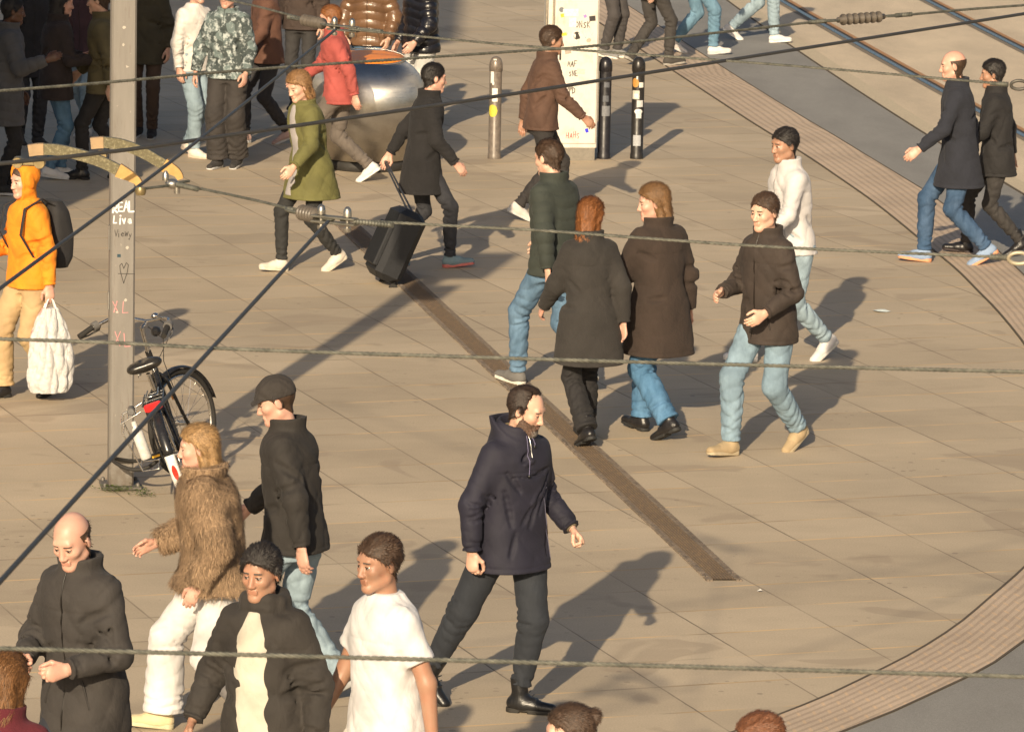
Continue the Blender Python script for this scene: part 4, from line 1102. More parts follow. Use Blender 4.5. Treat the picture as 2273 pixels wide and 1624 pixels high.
# ---- white distribution cabinet with stickers
cp = at(1262, 352); cab = empty('cabinet', cp, R_(6)); tag(cab, 'tall off white street cabinet plastered with stickers and tags between the bollards', 'cabinet')
CW, CD, CHt = .50, .34, 1.86
paint = NB('cabinet_paint'); o_ = paint.tc.outputs['Object']
c_ = paint.mix(paint.ramp(paint.noise(o_, 7, 5, .7), [(.5, 0.), (.7, .7)]), (.62, .585, .52), (.46, .42, .36))
c_ = paint.mix(paint.ramp(paint.noise(paint.mapping((1, 1, .2)), 20, 4, .7), [(.6, 0.), (.75, .5)]), c_, (.3, .26, .2))
CP = paint.fin(c_, .5, paint.bump(paint.noise(o_, 60, 2), .1, .002))
m = MB(); m.box((0, 0, .12 + (CHt - .12) / 2), (CW, CD, CHt - .12), None, .01); m.build('housing', CP, cab)
m = MB(); m.box((0, 0, .06), (CW - .03, CD - .03, .12)); m.build('plinth', plain('plinth', (.2, .18, .15), .8), cab)
m = MB(); m.box((0, 0, CHt + .02), (CW + .05, CD + .05, .04), None, .012); m.build('roof', CP, cab)
m = MB(); m.box((.04, -CD / 2 - .008, .98), (CW - .11, .014, 1.62), None, .004); dr = m.build('door', CP, cab)
m = MB(); m.box((-.125, -CD / 2 - .022, 1.05), (.016, .014, .14), None, .004); m.build('handle', plain('black_plastic', (.015, .015, .015), .4), dr)
m = MB()
for x in (-CW / 2 - .012, -CW / 2 + .055): m.box((x, -CD / 2 - .014, .98), (.018, .02, 1.72), None, .004)
m.build('frame_rail', plain('rail_alu', (.38, .33, .26), .4, .5), cab)
CPL = (Vector((-CW / 2, -CD / 2 - .0155, 0)), Vector((1, 0, 0)), Vector((0, 0, 1)), Vector((0, -1, 0)))
random.seed(3)
def sticker(u, v, w, h, c, rot=0.0, rd=False, nm='sticker'):
    mb = MB(); O, U, V, N = CPL; n = 18 if rd else 4; P = []
    for i in range(n):
        a = 2 * math.pi * (i + .5) / n
        x, y = (math.cos(a) * w / 2, math.sin(a) * h / 2) if rd else ((1 if i in (0, 3) else -1) * w / 2, (1 if i in (0, 1) else -1) * h / 2)
        x, y = x * math.cos(rot) - y * math.sin(rot), x * math.sin(rot) + y * math.cos(rot)
        P.append(O + U * (u + x) + V * (v + y) + N * (.0012 + random.random() * .001))
    mb.poly(P); o = mb.build(nm, plain('sticker', c, .5, 0, .15, 50), cab)
    if o.data.polygons[0].normal.y > 0: o.data.flip_normals()
Z = lambda y: (352 - y) / 232.0
sticker(.13, Z(12), .05, .05, (.15, .16, .17), 0, True); sticker(.14, Z(25), .035, .035, (.6, .42, .03), .2); sticker(.43, Z(31), .06, .05, (.03, .025, .025), .1); sticker(.36, Z(26), .03, .03, (.32, .2, .5), .5)
sticker(.28, Z(70), .11, .11, (.62, .6, .55), 0, True); sticker(.285, Z(70), .07, .08, (.03, .025, .02), .3, True); sticker(.16, Z(67), .05, .03, (.6, .5, .05), .2)
sticker(.24, Z(40), .07, .09, (.72, .7, .66)); sticker(.40, Z(80), .05, .04, (.45, .35, .28), .4, True); sticker(.22, Z(18), .15, .07, (.68, .67, .64), .03); sticker(.42, Z(268), .05, .07, (.25, .2, .1), 0); sticker(.40, Z(283), .03, .04, (.03, .03, .6), .3)
sticker(.20, Z(105), .06, .05, (.35, .3, .25), .2); sticker(.23, Z(185), .05, .05, (.2, .18, .15), 0); sticker(.33, Z(150), .08, .05, (.5, .48, .42), -.1)
for k_, (u, v, h) in enumerate(((.27, Z(52), .06), (.20, Z(140), .05), (.22, Z(160), .045), (.22, Z(200), .05))): 
    g1 = MB(); write(g1, ('ONSK', 'MAF', 'SNE', 'FD')[k_], u, v, h, .006, CPL); g1.build('black_marker_tag', plain('black_marker', (.035, .03, .028), .5), cab)
g1 = MB(); write(g1, 'HAHS', .20, Z(300), .055, .006, CPL); g1.build('red_marker_tag', plain('red_marker', (.42, .06, .05), .5), cab)
g1 = MB()
for k_ in range(5): ribbon(g1, [(.15 + .06 * k_, Z(58) + .02 * math.sin(k_ * 2)), (.19 + .06 * k_, Z(72) + .03 * math.sin(k_ * 3 + 1)), (.20 + .06 * k_, Z(60))], .007, CPL)
g1.build('blue_marker_tag', plain('blue_marker', (.28, .42, .5), .5), cab)

# ---- round steel litter bin
bp = at(814, 372); lb = empty('litter_bin', bp, 0); tag(lb, 'large rounded brushed steel litter bin with an orange mouth', 'litter bin')
bst = NB('brushed_steel'); o_ = bst.tc.outputs['Object']
n_ = bst.noise(bst.mapping((1, 1, 70)), 6, 3, .6)
c_ = bst.mix(bst.ramp(bst.noise(o_, 5, 4, .7), [(.35, 0.), (.7, .6)]), (.55, .53, .50), (.38, .35, .31))
c_ = bst.mix(bst.ramp(bst.noise(o_, 22, 3, .7), [(.68, 0.), (.74, .7)]), c_, (.30, .16, .07))
BST = bst.fin(c_, bst.ramp(n_, [(.3, .26), (.7, .40)]), bst.bump(n_, .04, .002), 1.0)
tg_ = bst.n('ShaderNodeTangent'); tg_.direction_type = 'RADIAL'; tg_.axis = 'Z'; bst.l(tg_.outputs[0], bst.p.inputs['Tangent'])
bst.p.inputs['Anisotropic'].default_value = .85; bst.p.inputs['Anisotropic Rotation'].default_value = .0
prof = [(.40, .10), (.455, .16), (.51, .27), (.548, .40), (.565, .54), (.56, .68), (.535, .80), (.49, .90), (.43, .97), (.345, 1.03)]
m = MB(); m.lathe(prof, 72, (0, 0, 0), None, False); body = m.build('body', BST, lb)
m = MB(); m.lathe([(.37, .0), (.39, .012), (.39, .08), (.36, .10)], 48); m.build('base', plain('bin_base', (.03, .028, .026), .6), lb)
Mt = Matrix.Rotation(R_(5), 3, 'X')
m = MB(); m.lathe([(.345, -.01), (.335, .012), (.30, .022), (.24, .024), (.0001, .030)], 48, (0, 0, 1.045), Mt, False); m.build('mouth', plain('orange_enamel', (.80, .25, .02), .35), lb)
m = MB(); m.tube([Mt @ Vector((.350 * math.sin(a), .350 * math.cos(a), 0)) + Vector((0, 0, 1.045)) for a in [i * 2 * math.pi / 48 for i in range(48)]], .011, 8, closed=True); m.build('rim', BST, lb)
m = MB(); m.tube([(.03 * math.sin(a) * 12, -.10 + .0 * a, 1.05 + .10 * math.cos(a)) for a in [(-1.45 + 2.9 * i / 16) for i in range(17)]], .006, 6); m.build('hoop', BST, lb)

# ---- leaning bicycle
def wheel(par, name, c, steer=None):
    M = steer or (lambda p: p)
    R = .335; ro = empty(name, (0, 0, 0)); ro.parent = par
    circ = lambda r, dx=0: [M(Vector((dx, c[1] + r * math.cos(a), c[2] + r * math.sin(a)))) for a in [i * 2 * math.pi / 56 for i in range(56)]]
    m = MB(); m.tube(circ(R), .018, 10, closed=True); m.build('tyre', plain('rubber', (.02, .018, .016), .75), ro)
    m = MB(); m.tube(circ(R - .028), .011, 8, closed=True); m.build('rim', plain('chrome', (.62, .6, .57), .22, 1.0), ro)
    m = MB()
    for i in range(32):
        a = i * 2 * math.pi / 32; b = a + (.35 if i % 2 else -.35) * (1 if (i // 2) % 2 else -1); s = .03 if i % 2 else -.03
        m.tube([M(Vector((s, c[1] + .02 * math.cos(b), c[2] + .02 * math.sin(b)))), M(Vector((0, c[1] + (R - .03) * math.cos(a), c[2] + (R - .03) * math.sin(a))))], .0012, 4, False)
    m.build('spokes', plain('chrome', (.62, .6, .57), .22, 1.0), ro)
    m = MB(); m.tube([M(Vector((-.05, c[1], c[2]))), M(Vector((.05, c[1], c[2])))], .018, 10); m.build('hub', plain('chrome', (.62, .6, .57), .22, 1.0), ro)
    m = MB(); m.lathe([(.026, -.004), (.03, 0), (.026, .004)], 16, M(Vector((.004, c[1] - .06, c[2] + .20))), (Matrix.Rotation(math.pi / 2, 3, 'Y'))); m.build('spoke_reflector', plain('amber', (.75, .25, .01), .3), ro)
    return ro
def bicycle():
    # rear wheel nearest the camera; the whole bike leans left on the mast
    g = at(428, 1126); b = empty('bicycle', g, R_(-2)); b.rotation_euler = Euler((0, R_(-20), R_(3)), 'XYZ')
    tag(b, 'black city bicycle leaning on the graffitied mast, red rear light and white mudguard stripe', 'bicycle')
    BL = plain('bike_paint', (.016, .016, .018), .25); CR = plain('chrome', (.62, .6, .57), .22, 1.0); RB = plain('rubber', (.02, .018, .016), .75); GR = plain('grey_plastic', (.12, .115, .11), .5)
    F = lambda *a: Vector(a)
    hd0, hd1 = F(0, .93, .74), F(0, .885, .90)
    m = MB()
    bb = F(0, .46, .28); st = F(0, .30, .74)
    m.tube([bb, st], .017, 10); m.tube([hd0, hd1], .021, 12); m.tube([bb, F(0, .66, .36), F(0, .84, .60), hd0 + F(0, -.01, .04)], .021, 10); m.tube([F(0, .36, .60), F(0, .60, .58), F(0, .82, .70), hd1 - F(0, 0, .05)], .016, 10)
    for s in (-1, 1):
        m.tube([bb + F(s * .02, 0, 0), F(s * .06, 0, .335)], .010, 8); m.tube([st + F(s * .012, 0, -.06), F(s * .06, 0, .335)], .009, 8)
    m.build('frame', BL, b)
    m = MB(); m.tube([st, F(0, .265, .86)], .0135, 10); m.build('seat_post', CR, b)
    # saddle
    f = Fld((-.16, .0, .80), (.16, .44, 1.02), .005)
    f.put(cone((-.055, .20, .925), (.055, .20, .925), .062, .062, flat=((0, 0, 1), 1.7)), 0); f.put(cone((0, .22, .925), (0, .40, .905), .055, .020, flat=((0, 0, 1), 1.3)), .04)
    f.put(ell((0, .17, .985), (.025, .06, .03)), .03, 's')
    V, Q = nets(f); sd_ = link_mesh('saddle', V, Q, plain('saddle_vinyl', (.022, .020, .018), .28), b)
    m = MB()
    for s in (-1, 1):
        for yy in (.19, .23): 
            pts = [F(s * .05 + .012 * math.cos(a), yy + .012 * math.sin(a), .905 - .0045 * a) for a in [i * .7 for i in range(14)]]; m.tube(pts, .003, 5)
    m.build('saddle_springs', CR, sd_)
    # steering assembly turned to the right
    ax = (hd1 - hd0).normalized(); Rm = Matrix.Rotation(R_(-38), 3, ax); S = lambda p: Rm @ (Vector(p) - hd0) + hd0
    m = MB()
    for s in (-1, 1): m.tube([S((s * .02, .93, .74)), S((s * .055, .95, .70)), S((s * .055, 1.06, .42)), S((s * .055, 1.10, .335))], .012, 8)
    m.tube([S((-.055, .945, .715)), S((.055, .945, .715))], .014, 8); m.build('fork', BL, b)
    m = MB(); m.tube([S((0, .885, .90)), S((0, .865, 1.06))], .014, 10); m.tube([S((0, .865, 1.06)), S((0, .92, 1.08))], .014, 10)
    bar = [S(p) for p in ((-.34, .66, 1.07), (-.30, .75, 1.10), (-.24, .85, 1.125), (-.12, .92, 1.11), (0, .925, 1.09), (.12, .92, 1.11), (.24, .85, 1.125), (.30, .75, 1.10), (.34, .66, 1.07))]
    m.tube(bar, .012, 10); hb = m.build('handlebar', CR, b)
    for s in (-1, 1):
        q = MB(); q.tube([S((s * .345, .645, 1.066)), S((s * .305, .745, 1.10))], .019, 12); q.build('grip', RB, hb)
        q = MB(); q.tube([S((s * .305, .75, 1.10)), S((s * .292, .785, 1.108))], .030, 12); q.build('shifter', GR, hb)
        q = MB(); q.tube([S((s * .28, .80, 1.11)), S((s * .30, .80, 1.07)), S((s * .34, .74, 1.05)), S((s * .365, .67, 1.045))], [.010, .008, .006, .007], 8); q.build('brake_lever', GR, hb)
    m = MB(); m.lathe([(.012, -.03), (.030, -.02), (.034, .0), (.03, .012)], 14, S((0, 1.0, 1.0)), Matrix.Rotation(-math.pi / 2, 3, 'X')); m.build('headlamp', BL, b)
    m = MB(); m.ball(S((.1, .89, 1.135)), (.028, .028, .018)); m.build('bell', CR, b)
    m = MB(); m.tube([S((0, .93, 1.05)), S((.05, 1.0, .95)), S((.02, 1.0, .80)), S((.05, 1.02, .6))], .003, 5); m.tube([S((.1, .93, 1.10)), S((.12, 1.02, 1.0)), (.02, .9, .8), (.02, .7, .5)], .003, 5); m.build('cables', RB, b)
    wheel(b, 'front_wheel', (0, 1.10, .355), S); wheel(b, 'rear_wheel', (0, 0, .355))
    def fender(name, c, a0, a1, M, mat_, w=.030, r=.372, nn=26):
        m = MB(); rows = []
        for i in range(nn):
            a = R_(a0 + (a1 - a0) * i / (nn - 1)); row = []
            for j in range(7):
                t = (j - 3) / 3; rr = r - .014 * t * t; row.append(M(Vector((w * t, c[1] + rr * math.cos(a), c[2] + rr * math.sin(a)))))
            rows.append(row)
        vs = [p for r_ in rows for p in r_]; fs = [[i * 7 + j, i * 7 + j + 1, (i + 1) * 7 + j + 1, (i + 1) * 7 + j] for i in range(nn - 1) for j in range(6)]
        m._add(vs, fs, True); o = m.build(name, mat_, b); so2 = o.modifiers.new('thickness', 'SOLIDIFY'); so2.thickness = .003; return o
    fender('rear_mudguard', (0, 0, .355), 60, 168, lambda p: p, BL); fender('white_mudguard_tip', (0, 0, .355), 169, 222, lambda p: p, plain('white_enamel', (.72, .70, .66), .3), .032, .375)
    fender('front_mudguard', (0, 1.10, .355), 10, 150, S, BL)
    m = MB()
    for a, sz, nn in ((186, (.016, .05), 10),):
        pts = []
        a_ = R_(a)
        O = Vector((0, (.379) * math.cos(a_), .355 + .379 * math.sin(a_))); tz = Vector((0, -math.sin(a_), math.cos(a_)))
        nrm = Vector((0, math.cos(a_), math.sin(a_)))
        m._add([O + Vector((1, 0, 0)) * sz[0] * math.cos(t) + tz * sz[1] * math.sin(t) + nrm * .002 for t in [i * 2 * math.pi / 20 for i in range(20)]], [list(range(20))])
    m.build('red_reflector', plain('red_reflector', (.62, .03, .015), .3), b)
    # rack, lights, lock, pedals
    m = MB()
    for s in (-1, 1):
        m.tube([(s * .06, .24, .74), (s * .065, .1, .745), (s * .065, -.20, .745), (s * .04, -.235, .745), (0, -.24, .745)], .006, 8); m.tube([(s * .065, -.10, .745), (s * .07, -.02, .36)], .005, 8); m.tube([(s * .065, .05, .745), (s * .07, 0, .36)], .005, 8)
    for y in (.16, .05, -.08, -.20): m.tube([(-.065, y, .745), (.065, y, .745)], .005, 6)
    m.build('rear_rack', BL, b)
    m = MB(); m.tube([(-.035, .2, .765), (-.04, -.1, .775), (0, -.14, .778), (.04, -.1, .775), (.035, .2, .765)], .005, 6); m.build('rack_clamp', CR, b)
    m = MB(); m.box((0, -.245, .73), (.115, .04, .05), Matrix.Rotation(.15, 3, 'X'), .012); m.build('rear_light', plain('red_lens', (.70, .02, .02), .22), b)
    # folded wire pannier on the left side with a pale bottle
    m = MB()
    for y in (-.20, .12):
        m.tube([(-.085, y, .72), (-.12, y, .71), (-.22, y, .69), (-.24, y, .64), (-.20, y, .36), (-.10, y, .34)], .006, 6)
    for q in ((-.23, .69), (-.24, .62), (-.225, .5), (-.205, .38), (-.10, .345), (-.13, .705), (-.18, .70)): m.tube([(q[0], -.20, q[1]), (q[0], .12, q[1])], .0045, 6)
    m.build('wire_pannier', CR, b)
    m = MB(); m.lathe([(.030, 0), (.036, .01), (.036, .17), (.026, .20), (.016, .215), (.016, .25)], 18, (-.155, -.16, .42)); m.build('bottle', plain('bottle_plastic', (.55, .54, .52), .25), b)
    m = MB(); m.lathe([(.020, -.05), (.024, -.045), (.024, .05), (.02, .055)], 14, (-.15, -.1, .73), Matrix.Rotation(math.pi / 2, 3, 'X')); m.build('pump', GR, b)
    m = MB(); m.lathe([(.085, -.004), (.09, 0), (.085, .004)], 28, (.05, .46, .28), Matrix.Rotation(math.pi / 2, 3, 'Y')); m.build('chainring', CR, b)
    m = MB(); m.box((.055, .24, .34), (.02, .50, .10), Matrix.Rotation(-.10, 3, 'X'), .01); m.build('chain_guard', BL, b)
    for s in (-1, 1):
        p0 = F(s * .05, .46, .28); p1 = p0 + F(s * .02, .05 * s, -.165 * s if s > 0 else .165 * .6)
        if s < 0: p1 = p0 + F(-.02, -.15, .06)
        m = MB(); m.tube([p0, p1], .009, 8); cr = m.build('crank', CR, b)
        m = MB(); m.box(p1 + F(s * .06, 0, 0), (.09, .07, .022), None, .004); pdl = m.build('pedal', RB, cr)
        m = MB(); m.box(p1 + F(s * .06, -.037, 0), (.05, .004, .014)); m.build('pedal_reflector', plain('amber', (.75, .40, .02), .3), pdl)
    m = MB(); m.tube([(-.05, .42, .26), (-.10, .30, .06), (-.11, .26, .03)], .007, 8); m.build('kickstand', CR, b)
    m = MB(); pts = [Vector((-.10 + .24 * math.cos(a) * .8 - .12, .42 + .16 * math.sin(a), .34 + .05 * math.cos(a * 2))) for a in [i * 2 * math.pi / 26 for i in range(26)]]
    m.tube(pts, .013, 8, closed=True); m.build('lock_chain', RB, b)
    return b
bicycle()
# ------------------------------------------------------------------ overhead tram wires, all near 4.2 m
ZW = 4.2
CABM = NB('cable_steel'); o_ = CABM.tc.outputs['Object']
c_ = CABM.mix(CABM.ramp(CABM.noise(o_, 30, 3, .7), [(.35, 0.), (.65, 1.)]), (.075, .078, .066), (.17, .168, .14))
CABLE = CABM.fin(c_, .6, CABM.bump(CABM.noise(o_, 250, 2), .3, .002), .4)
DARK = plain('wire_dark', (.07, .068, .065), .5, .4)
def wpt(x, y, z=ZW): return at(x, y, z)
def extend(P, d):
    P = [Vector(p) for p in P]; return [P[0] + (P[0] - P[1]).normalized() * d] + P + [P[-1] + (P[-1] - P[-2]).normalized() * d]
def smooth_path(P, n):
    P = [Vector(p) for p in P]; out = []; L = [0]
    for i in range(1, len(P)): L.append(L[-1] + (P[i] - P[i - 1]).length)
    for k in range(n):
        s = L[-1] * k / (n - 1); i = min(max(j for j in range(len(L)) if L[j] <= s + 1e-9), len(P) - 2); t = (s - L[i]) / (L[i + 1] - L[i])
        p0 = P[max(i - 1, 0)]; p1 = P[i]; p2 = P[i + 1]; p3 = P[min(i + 2, len(P) - 1)]
        if i == 0: p0 = p1 * 2 - p2
        if i == len(P) - 2: p3 = p2 * 2 - p1
        out.append(.5 * ((2 * p1) + (p2 - p0) * t + (2 * p0 - 5 * p1 + 4 * p2 - p3) * t * t + (3 * p1 - p0 - 3 * p2 + p3) * t ** 3))
    return out
def wire(label, pts, r, name='overhead_wire', strand=0.0, mat_=None, ext=6.0, ext2=None, group='tram wires over the plaza'):
    P = [wpt(*p) if len(p) < 3 else wpt(p[0], p[1], p[2]) for p in pts]
    Q = smooth_path(P, 24)
    mb = MB()
    if strand:
        tot = sum((Q[i + 1] - Q[i]).length for i in range(len(Q) - 1)); n = int(tot / strand * 9); D = smooth_path(P, max(n, 30))
        for k in range(3):
            pp = []
            for i, p in enumerate(D):
                t = (D[min(i + 1, len(D) - 1)] - D[max(i - 1, 0)]).normalized(); u = t.cross(Vector((0, 0, 1))).normalized(); v = t.cross(u); a = i / 9 * 2 * math.pi + k * 2.094
                pp.append(p + (u * math.cos(a) + v * math.sin(a)) * r * .5)
            mb.tube(pp, r * .55, 6)
        if ext: mb.tube([D[0], D[0] + (D[0] - D[3]).normalized() * ext], r, 8)
        if (ext2 if ext2 is not None else ext): mb.tube([D[-1], D[-1] + (D[-1] - D[-4]).normalized() * (ext2 if ext2 is not None else ext)], r, 8)
    else:
        if ext: Q = [Q[0] + (Q[0] - Q[1]).normalized() * ext] + Q
        e2 = ext2 if ext2 is not None else ext
        if e2: Q = Q + [Q[-1] + (Q[-1] - Q[-2]).normalized() * e2]
        mb.tube(Q, r, 8)
    o = mb.build(name, mat_ or CABLE); c = Q[len(Q) // 2]; 
    o.data.transform(Matrix.Translation(-c)); o.location = c
    return tag(o, label, 'wire', group)
wire('twisted steel span wire running from the mast top area up to the ribbed insulator', [(0, 202), (240, 183), (568, 154), (1136, 115), (1332, 101), (1800, 50)], .0058, strand=.05, ext=5, ext2=0)
wire('short span wire leaving the ribbed insulator towards the upper right edge', [(2020, 33), (2140, 22), (2273, 12)], .0058, strand=.05, ext=0, ext2=5)
wire('smooth tram contact wire carrying the two curved skids', [(0, 363), (240, 338), (568, 292), (1136, 209), (1704, 120), (2273, 31)], .0068, 'contact_wire', mat_=DARK)
wire('thin sagging wire from the upper clamp to the looped right hand end', [(775, 65), (1136, 100), (1704, 142), (2235, 187)], .0050, strand=.05, ext=0, ext2=0)
wire('wire entering at the top and meeting the upper clamp', [(440, -14), (560, 12), (690, 46), (745, 60)], .0050, strand=.05, ext=4, ext2=0)
wire('straight dark wire slanting from the upper clamp down to the left edge', [(745, 66), (400, 343), (0, 640)], .0056, mat_=DARK, ext=0, ext2=5)
wire('wire from the skid clamp to the lower clamp', [(392, 408), (560, 443), (700, 478), (730, 485)], .0046, strand=.05, ext=0, ext2=0)
wire('wire from the lower clamp across to the ring at the right edge', [(755, 488), (1136, 508), (1250, 515), (1700, 547), (2225, 571)], .0046, strand=.05, ext=0, ext2=0)
wire('straight dark wire slanting from the lower clamp to the bottom left', [(728, 492), (400, 850), (0, 1290)], .0056, mat_=DARK, ext=0, ext2=5)
wire('thick twisted cable crossing the whole plaza at mid height', [(-40, 751), (240, 760), (560, 776), (1136, 795), (1704, 811), (2310, 826)], .0050, 'overhead_cable', strand=.045, ext=3)
wire('thick twisted cable nearest to the viewer, crossing in front of the striding man', [(-40, 1437), (340, 1447), (1136, 1468), (1704, 1484), (2310, 1502)], .0045, 'overhead_cable', strand=.040, ext=3)

def sleeve(par, pts, r, name='splice', coils=True):
    P = [wpt(*p) if len(p) < 3 else wpt(*p) for p in pts]; m = MB(); Q = smooth_path(P, 60)
    rr = [r * (1 + .22 * (1 if (i % 4) < 2 else -1)) for i in range(60)] if coils else r
    m.tube([q - par.location for q in Q], rr, 8); return m.build(name, CABLE, par)
GLZ = plain('brown_porcelain', (.10, .085, .07), .4)
def insulator(px0, py0, px1, py1, label, ribs=7):
    a, b_ = wpt(px0, py0), wpt(px1, py1); c = (a + b_) / 2; r = empty('insulator', c); tag(r, label, 'insulator', 'insulators in the tram wires')
    d = (b_ - a); L = d.length; u = d.normalized(); M = u.to_track_quat('Z', 'Y').to_matrix()
    m = MB(); prof = [(.004, -L * .24), (.012, -L * .22)]
    for i in range(ribs):
        z = -L * .17 + L * .34 * i / (ribs - 1); prof += [(.011, z - .008), (.024, z - .002), (.024, z + .002), (.011, z + .008)]
    prof += [(.012, L * .22), (.004, L * .24)]
    m.lathe(prof, 18, (0, 0, 0), M); m.build('ribbed_core', GLZ, r)
    for s in (-1, 1):
        m = MB(); c0 = u * s * L * .30; pts = [c0 + u * .055 * math.cos(t) * 1.0 + M.col[0] * .016 * math.sin(t) for t in [i * 2 * math.pi / 20 for i in range(20)]]
        m.tube(pts, .0045, 6, closed=True); m.build('shackle', CABLE, r)
        m = MB(); P = smooth_path([u * s * L * .34, u * s * L * .5], 40); m.tube(P, [.008 * (1 + .25 * (1 if i % 4 < 2 else -1)) for i in range(40)], 8); m.build('splice', CABLE, r)
    return r
insulator(1795, 50, 2025, 32, 'dark ribbed insulator with looped ends at the upper right')
insulator(640, 38, 752, 60, 'coiled insulator beside the upper wire clamp', 6)
insulator(640, 465, 735, 486, 'coiled insulator beside the lower wire clamp', 6)
def clamp(px, py, label):
    c = wpt(px, py); r = empty('wire_clamp', c); tag(r, label, 'clamp', 'wire clamps')
    u = (wpt(px + 40, py + 4) - wpt(px - 40, py - 4)).normalized(); M = u.to_track_quat('X', 'Z').to_matrix()
    m = MB(); m.box((0, 0, .006), (.15, .03, .007), M, .003); m.box((0, 0, -.010), (.15, .03, .007), M, .003); m.build('plates', plain('galv', (.20, .19, .16), .5, .7), r)
    for i, s in enumerate((-.045, .045)):
        m = MB(); p = u * s; m.tube([p + Vector((0, 0, -.035)), p + Vector((0, 0, .028))], .006, 8); m.lathe([(.013, .012), (.013, .022), (.011, .034), (.005, .041), (.0001, .042)], 12, p); m.lathe([(.010, -.034), (.012, -.028), (.012, -.02)], 8, p); m.build('bolt', plain('bolt_steel', (.42, .40, .36), .3, .9), r)
    m = MB(); P = smooth_path([u * .07, u * .20], 50); m.tube(P, [.0075 * (1 + .22 * (1 if i % 4 < 2 else -1)) for i in range(50)], 8); m.build('splice', CABLE, r)
    return r
clamp(762, 62, 'bolted wire clamp where the upper slanting wire begins'); clamp(742, 487, 'bolted wire clamp where the lower slanting wire begins')
# end fittings at the right
for (x, y, lab, colr) in ((2262, 189, 'small dark wire loop fitting at the right edge, upper one', (.09, .085, .075)), (2262, 573, 'pale ring fitting at the right edge, lower one', (.42, .37, .27))):
    c = wpt(x, y); r = empty('wire_loop', c); tag(r, lab, 'wire loop')
    m = MB(); M = Matrix.Rotation(R_(20), 3, 'X')
    m.tube([M @ Vector((.030 * math.cos(t), .0, .018 * math.sin(t))) for t in [i * 2 * math.pi / 28 for i in range(28)]], .006, 10, closed=True); m.build('ring', plain('ring_metal', colr, .5, .4), r)
    m = MB(); q = wpt(x - 70, y - 4) - c; m.tube(smooth_path([q * .9, q * .35], 46), [.0085 * (1 + .22 * (1 if i % 4 < 2 else -1)) for i in range(46)], 8); m.build('splice', CABLE, r)
# curved skids of the section insulator
def skid(pts, D, label):
    P = [atd(x, y, D) for x, y in pts]; c = P[len(P) // 2].copy(); r = empty('wire_skid', c); tag(r, label, 'skid', 'curved skids on the contact wire')
    Q = [p - c for p in smooth_path(P, 40)]
    def bar(Q_, h, t, mat_, name):
        m = MB(); vs = []
        for i, q in enumerate(Q_):
            tg = (Q_[min(i + 1, len(Q_) - 1)] - Q_[max(i - 1, 0)]).normalized(); side = Vector((0, 1, 0)); up = side.cross(tg) * -1
            if up.z < 0: up = -up
            hh = h if not hasattr(h, '__len__') else h[0] + (h[1] - h[0]) * i / (len(Q_) - 1)
            vs += [q + up * hh / 2 - side * t / 2, q + up * hh / 2 + side * t / 2, q - up * hh / 2 + side * t / 2, q - up * hh / 2 - side * t / 2]
        fs = [[i * 4 + j, i * 4 + (j + 1) % 4, (i + 1) * 4 + (j + 1) % 4, (i + 1) * 4 + j] for i in range(len(Q_) - 1) for j in range(4)]
        fs += [[3, 2, 1, 0], [len(vs) - 4 + k for k in range(4)]]; m._add(vs, fs); o = m.build(name, mat_, r)
        import bmesh as bm_
        b = bm_.new(); b.from_mesh(o.data); bm_.ops.recalc_face_normals(b, faces=b.faces); b.to_mesh(o.data); b.free(); return o
    lac = NB('fibreglass'); o_ = lac.tc.outputs['Object']
    cc = lac.mix(lac.ramp(lac.noise(o_, 90, 4, .8), [(.50, 0.), (.68, 1.)]), (.095, .080, .036), (.28, .245, .14)); FG = lac.fin(cc, .45, lac.bump(lac.noise(o_, 120, 3), .4, .002))
    TAN = plain('tan_casting', (.30, .20, .105), .5, 0, .15, 30); YEL = plain('yellow_casting', (.46, .27, .08), .45, 0, .15, 30)
    bar(Q[3:33], .036, .022, FG, 'arched_bar'); bar(Q[0:6], .038, .028, TAN, 'end_shoe'); bar(Q[30:40], (.046, .020), .030, YEL, 'front_shoe')
    m = MB()
    e = Q[0] + Vector((0, 0, -.040)); m.box(e, (.085, .03, .022), None, .006)
    for s in (-1, 1): m.lathe([(.017, -.022), (.019, -.018), (.019, .018), (.017, .022)], 14, e + Vector((s * .036, 0, 0)), Matrix.Rotation(math.pi / 2, 3, 'X'))
    m.build('roller_clamp', plain('brass_clamp', (.26, .20, .10), .4, .6), r)
    m = MB()
    for s in (-1, 1): m.lathe([(.008, -.026), (.008, -.022)], 8, e + Vector((s * .036, -.0, 0)), Matrix.Rotation(math.pi / 2, 3, 'X')); 
    m.build('bolt', plain('bolt_steel', (.42, .40, .36), .3, .9), r)
    return r
skid([(64, 334), (90, 331), (130, 333), (175, 343), (222, 358), (262, 377), (290, 391), (304, 400), (312, 412)], 16.55, 'curved olive skid on the contact wire, the nearer left one')
skid([(202, 318), (232, 316), (270, 321), (312, 336), (345, 354), (368, 368), (386, 378), (396, 386), (401, 397)], 16.95, 'curved olive skid on the contact wire, the farther right one')
c = wpt(382, 408); r = empty('skid_coupling', c); tag(r, 'small bolted coupling between the curved skids and the lower wire', 'coupling')
m = MB(); q = lambda x, y: wpt(x, y) - c
m.tube([q(310, 420), q(375, 412)], .0045, 6); m.tube([q(380, 408), q(420, 402)], .0045, 6); m.build('rod', CABLE, r)
m = MB(); m.ball((0, 0, 0), (.022, .02, .016)); m.lathe([(.010, 0), (.010, .02), (.004, .03)], 8, (-.02, 0, .01)); m.lathe([(.010, -.03), (.010, 0)], 8, (.015, 0, 0)); m.build('bolt', plain('bolt_steel', (.42, .40, .36), .3, .9), r)
m = MB(); m.tube(smooth_path([q(395, 410), q(440, 420)], 40), [.0075 * (1 + .2 * (1 if i % 4 < 2 else -1)) for i in range(40)], 8); m.build('splice', CABLE, r)
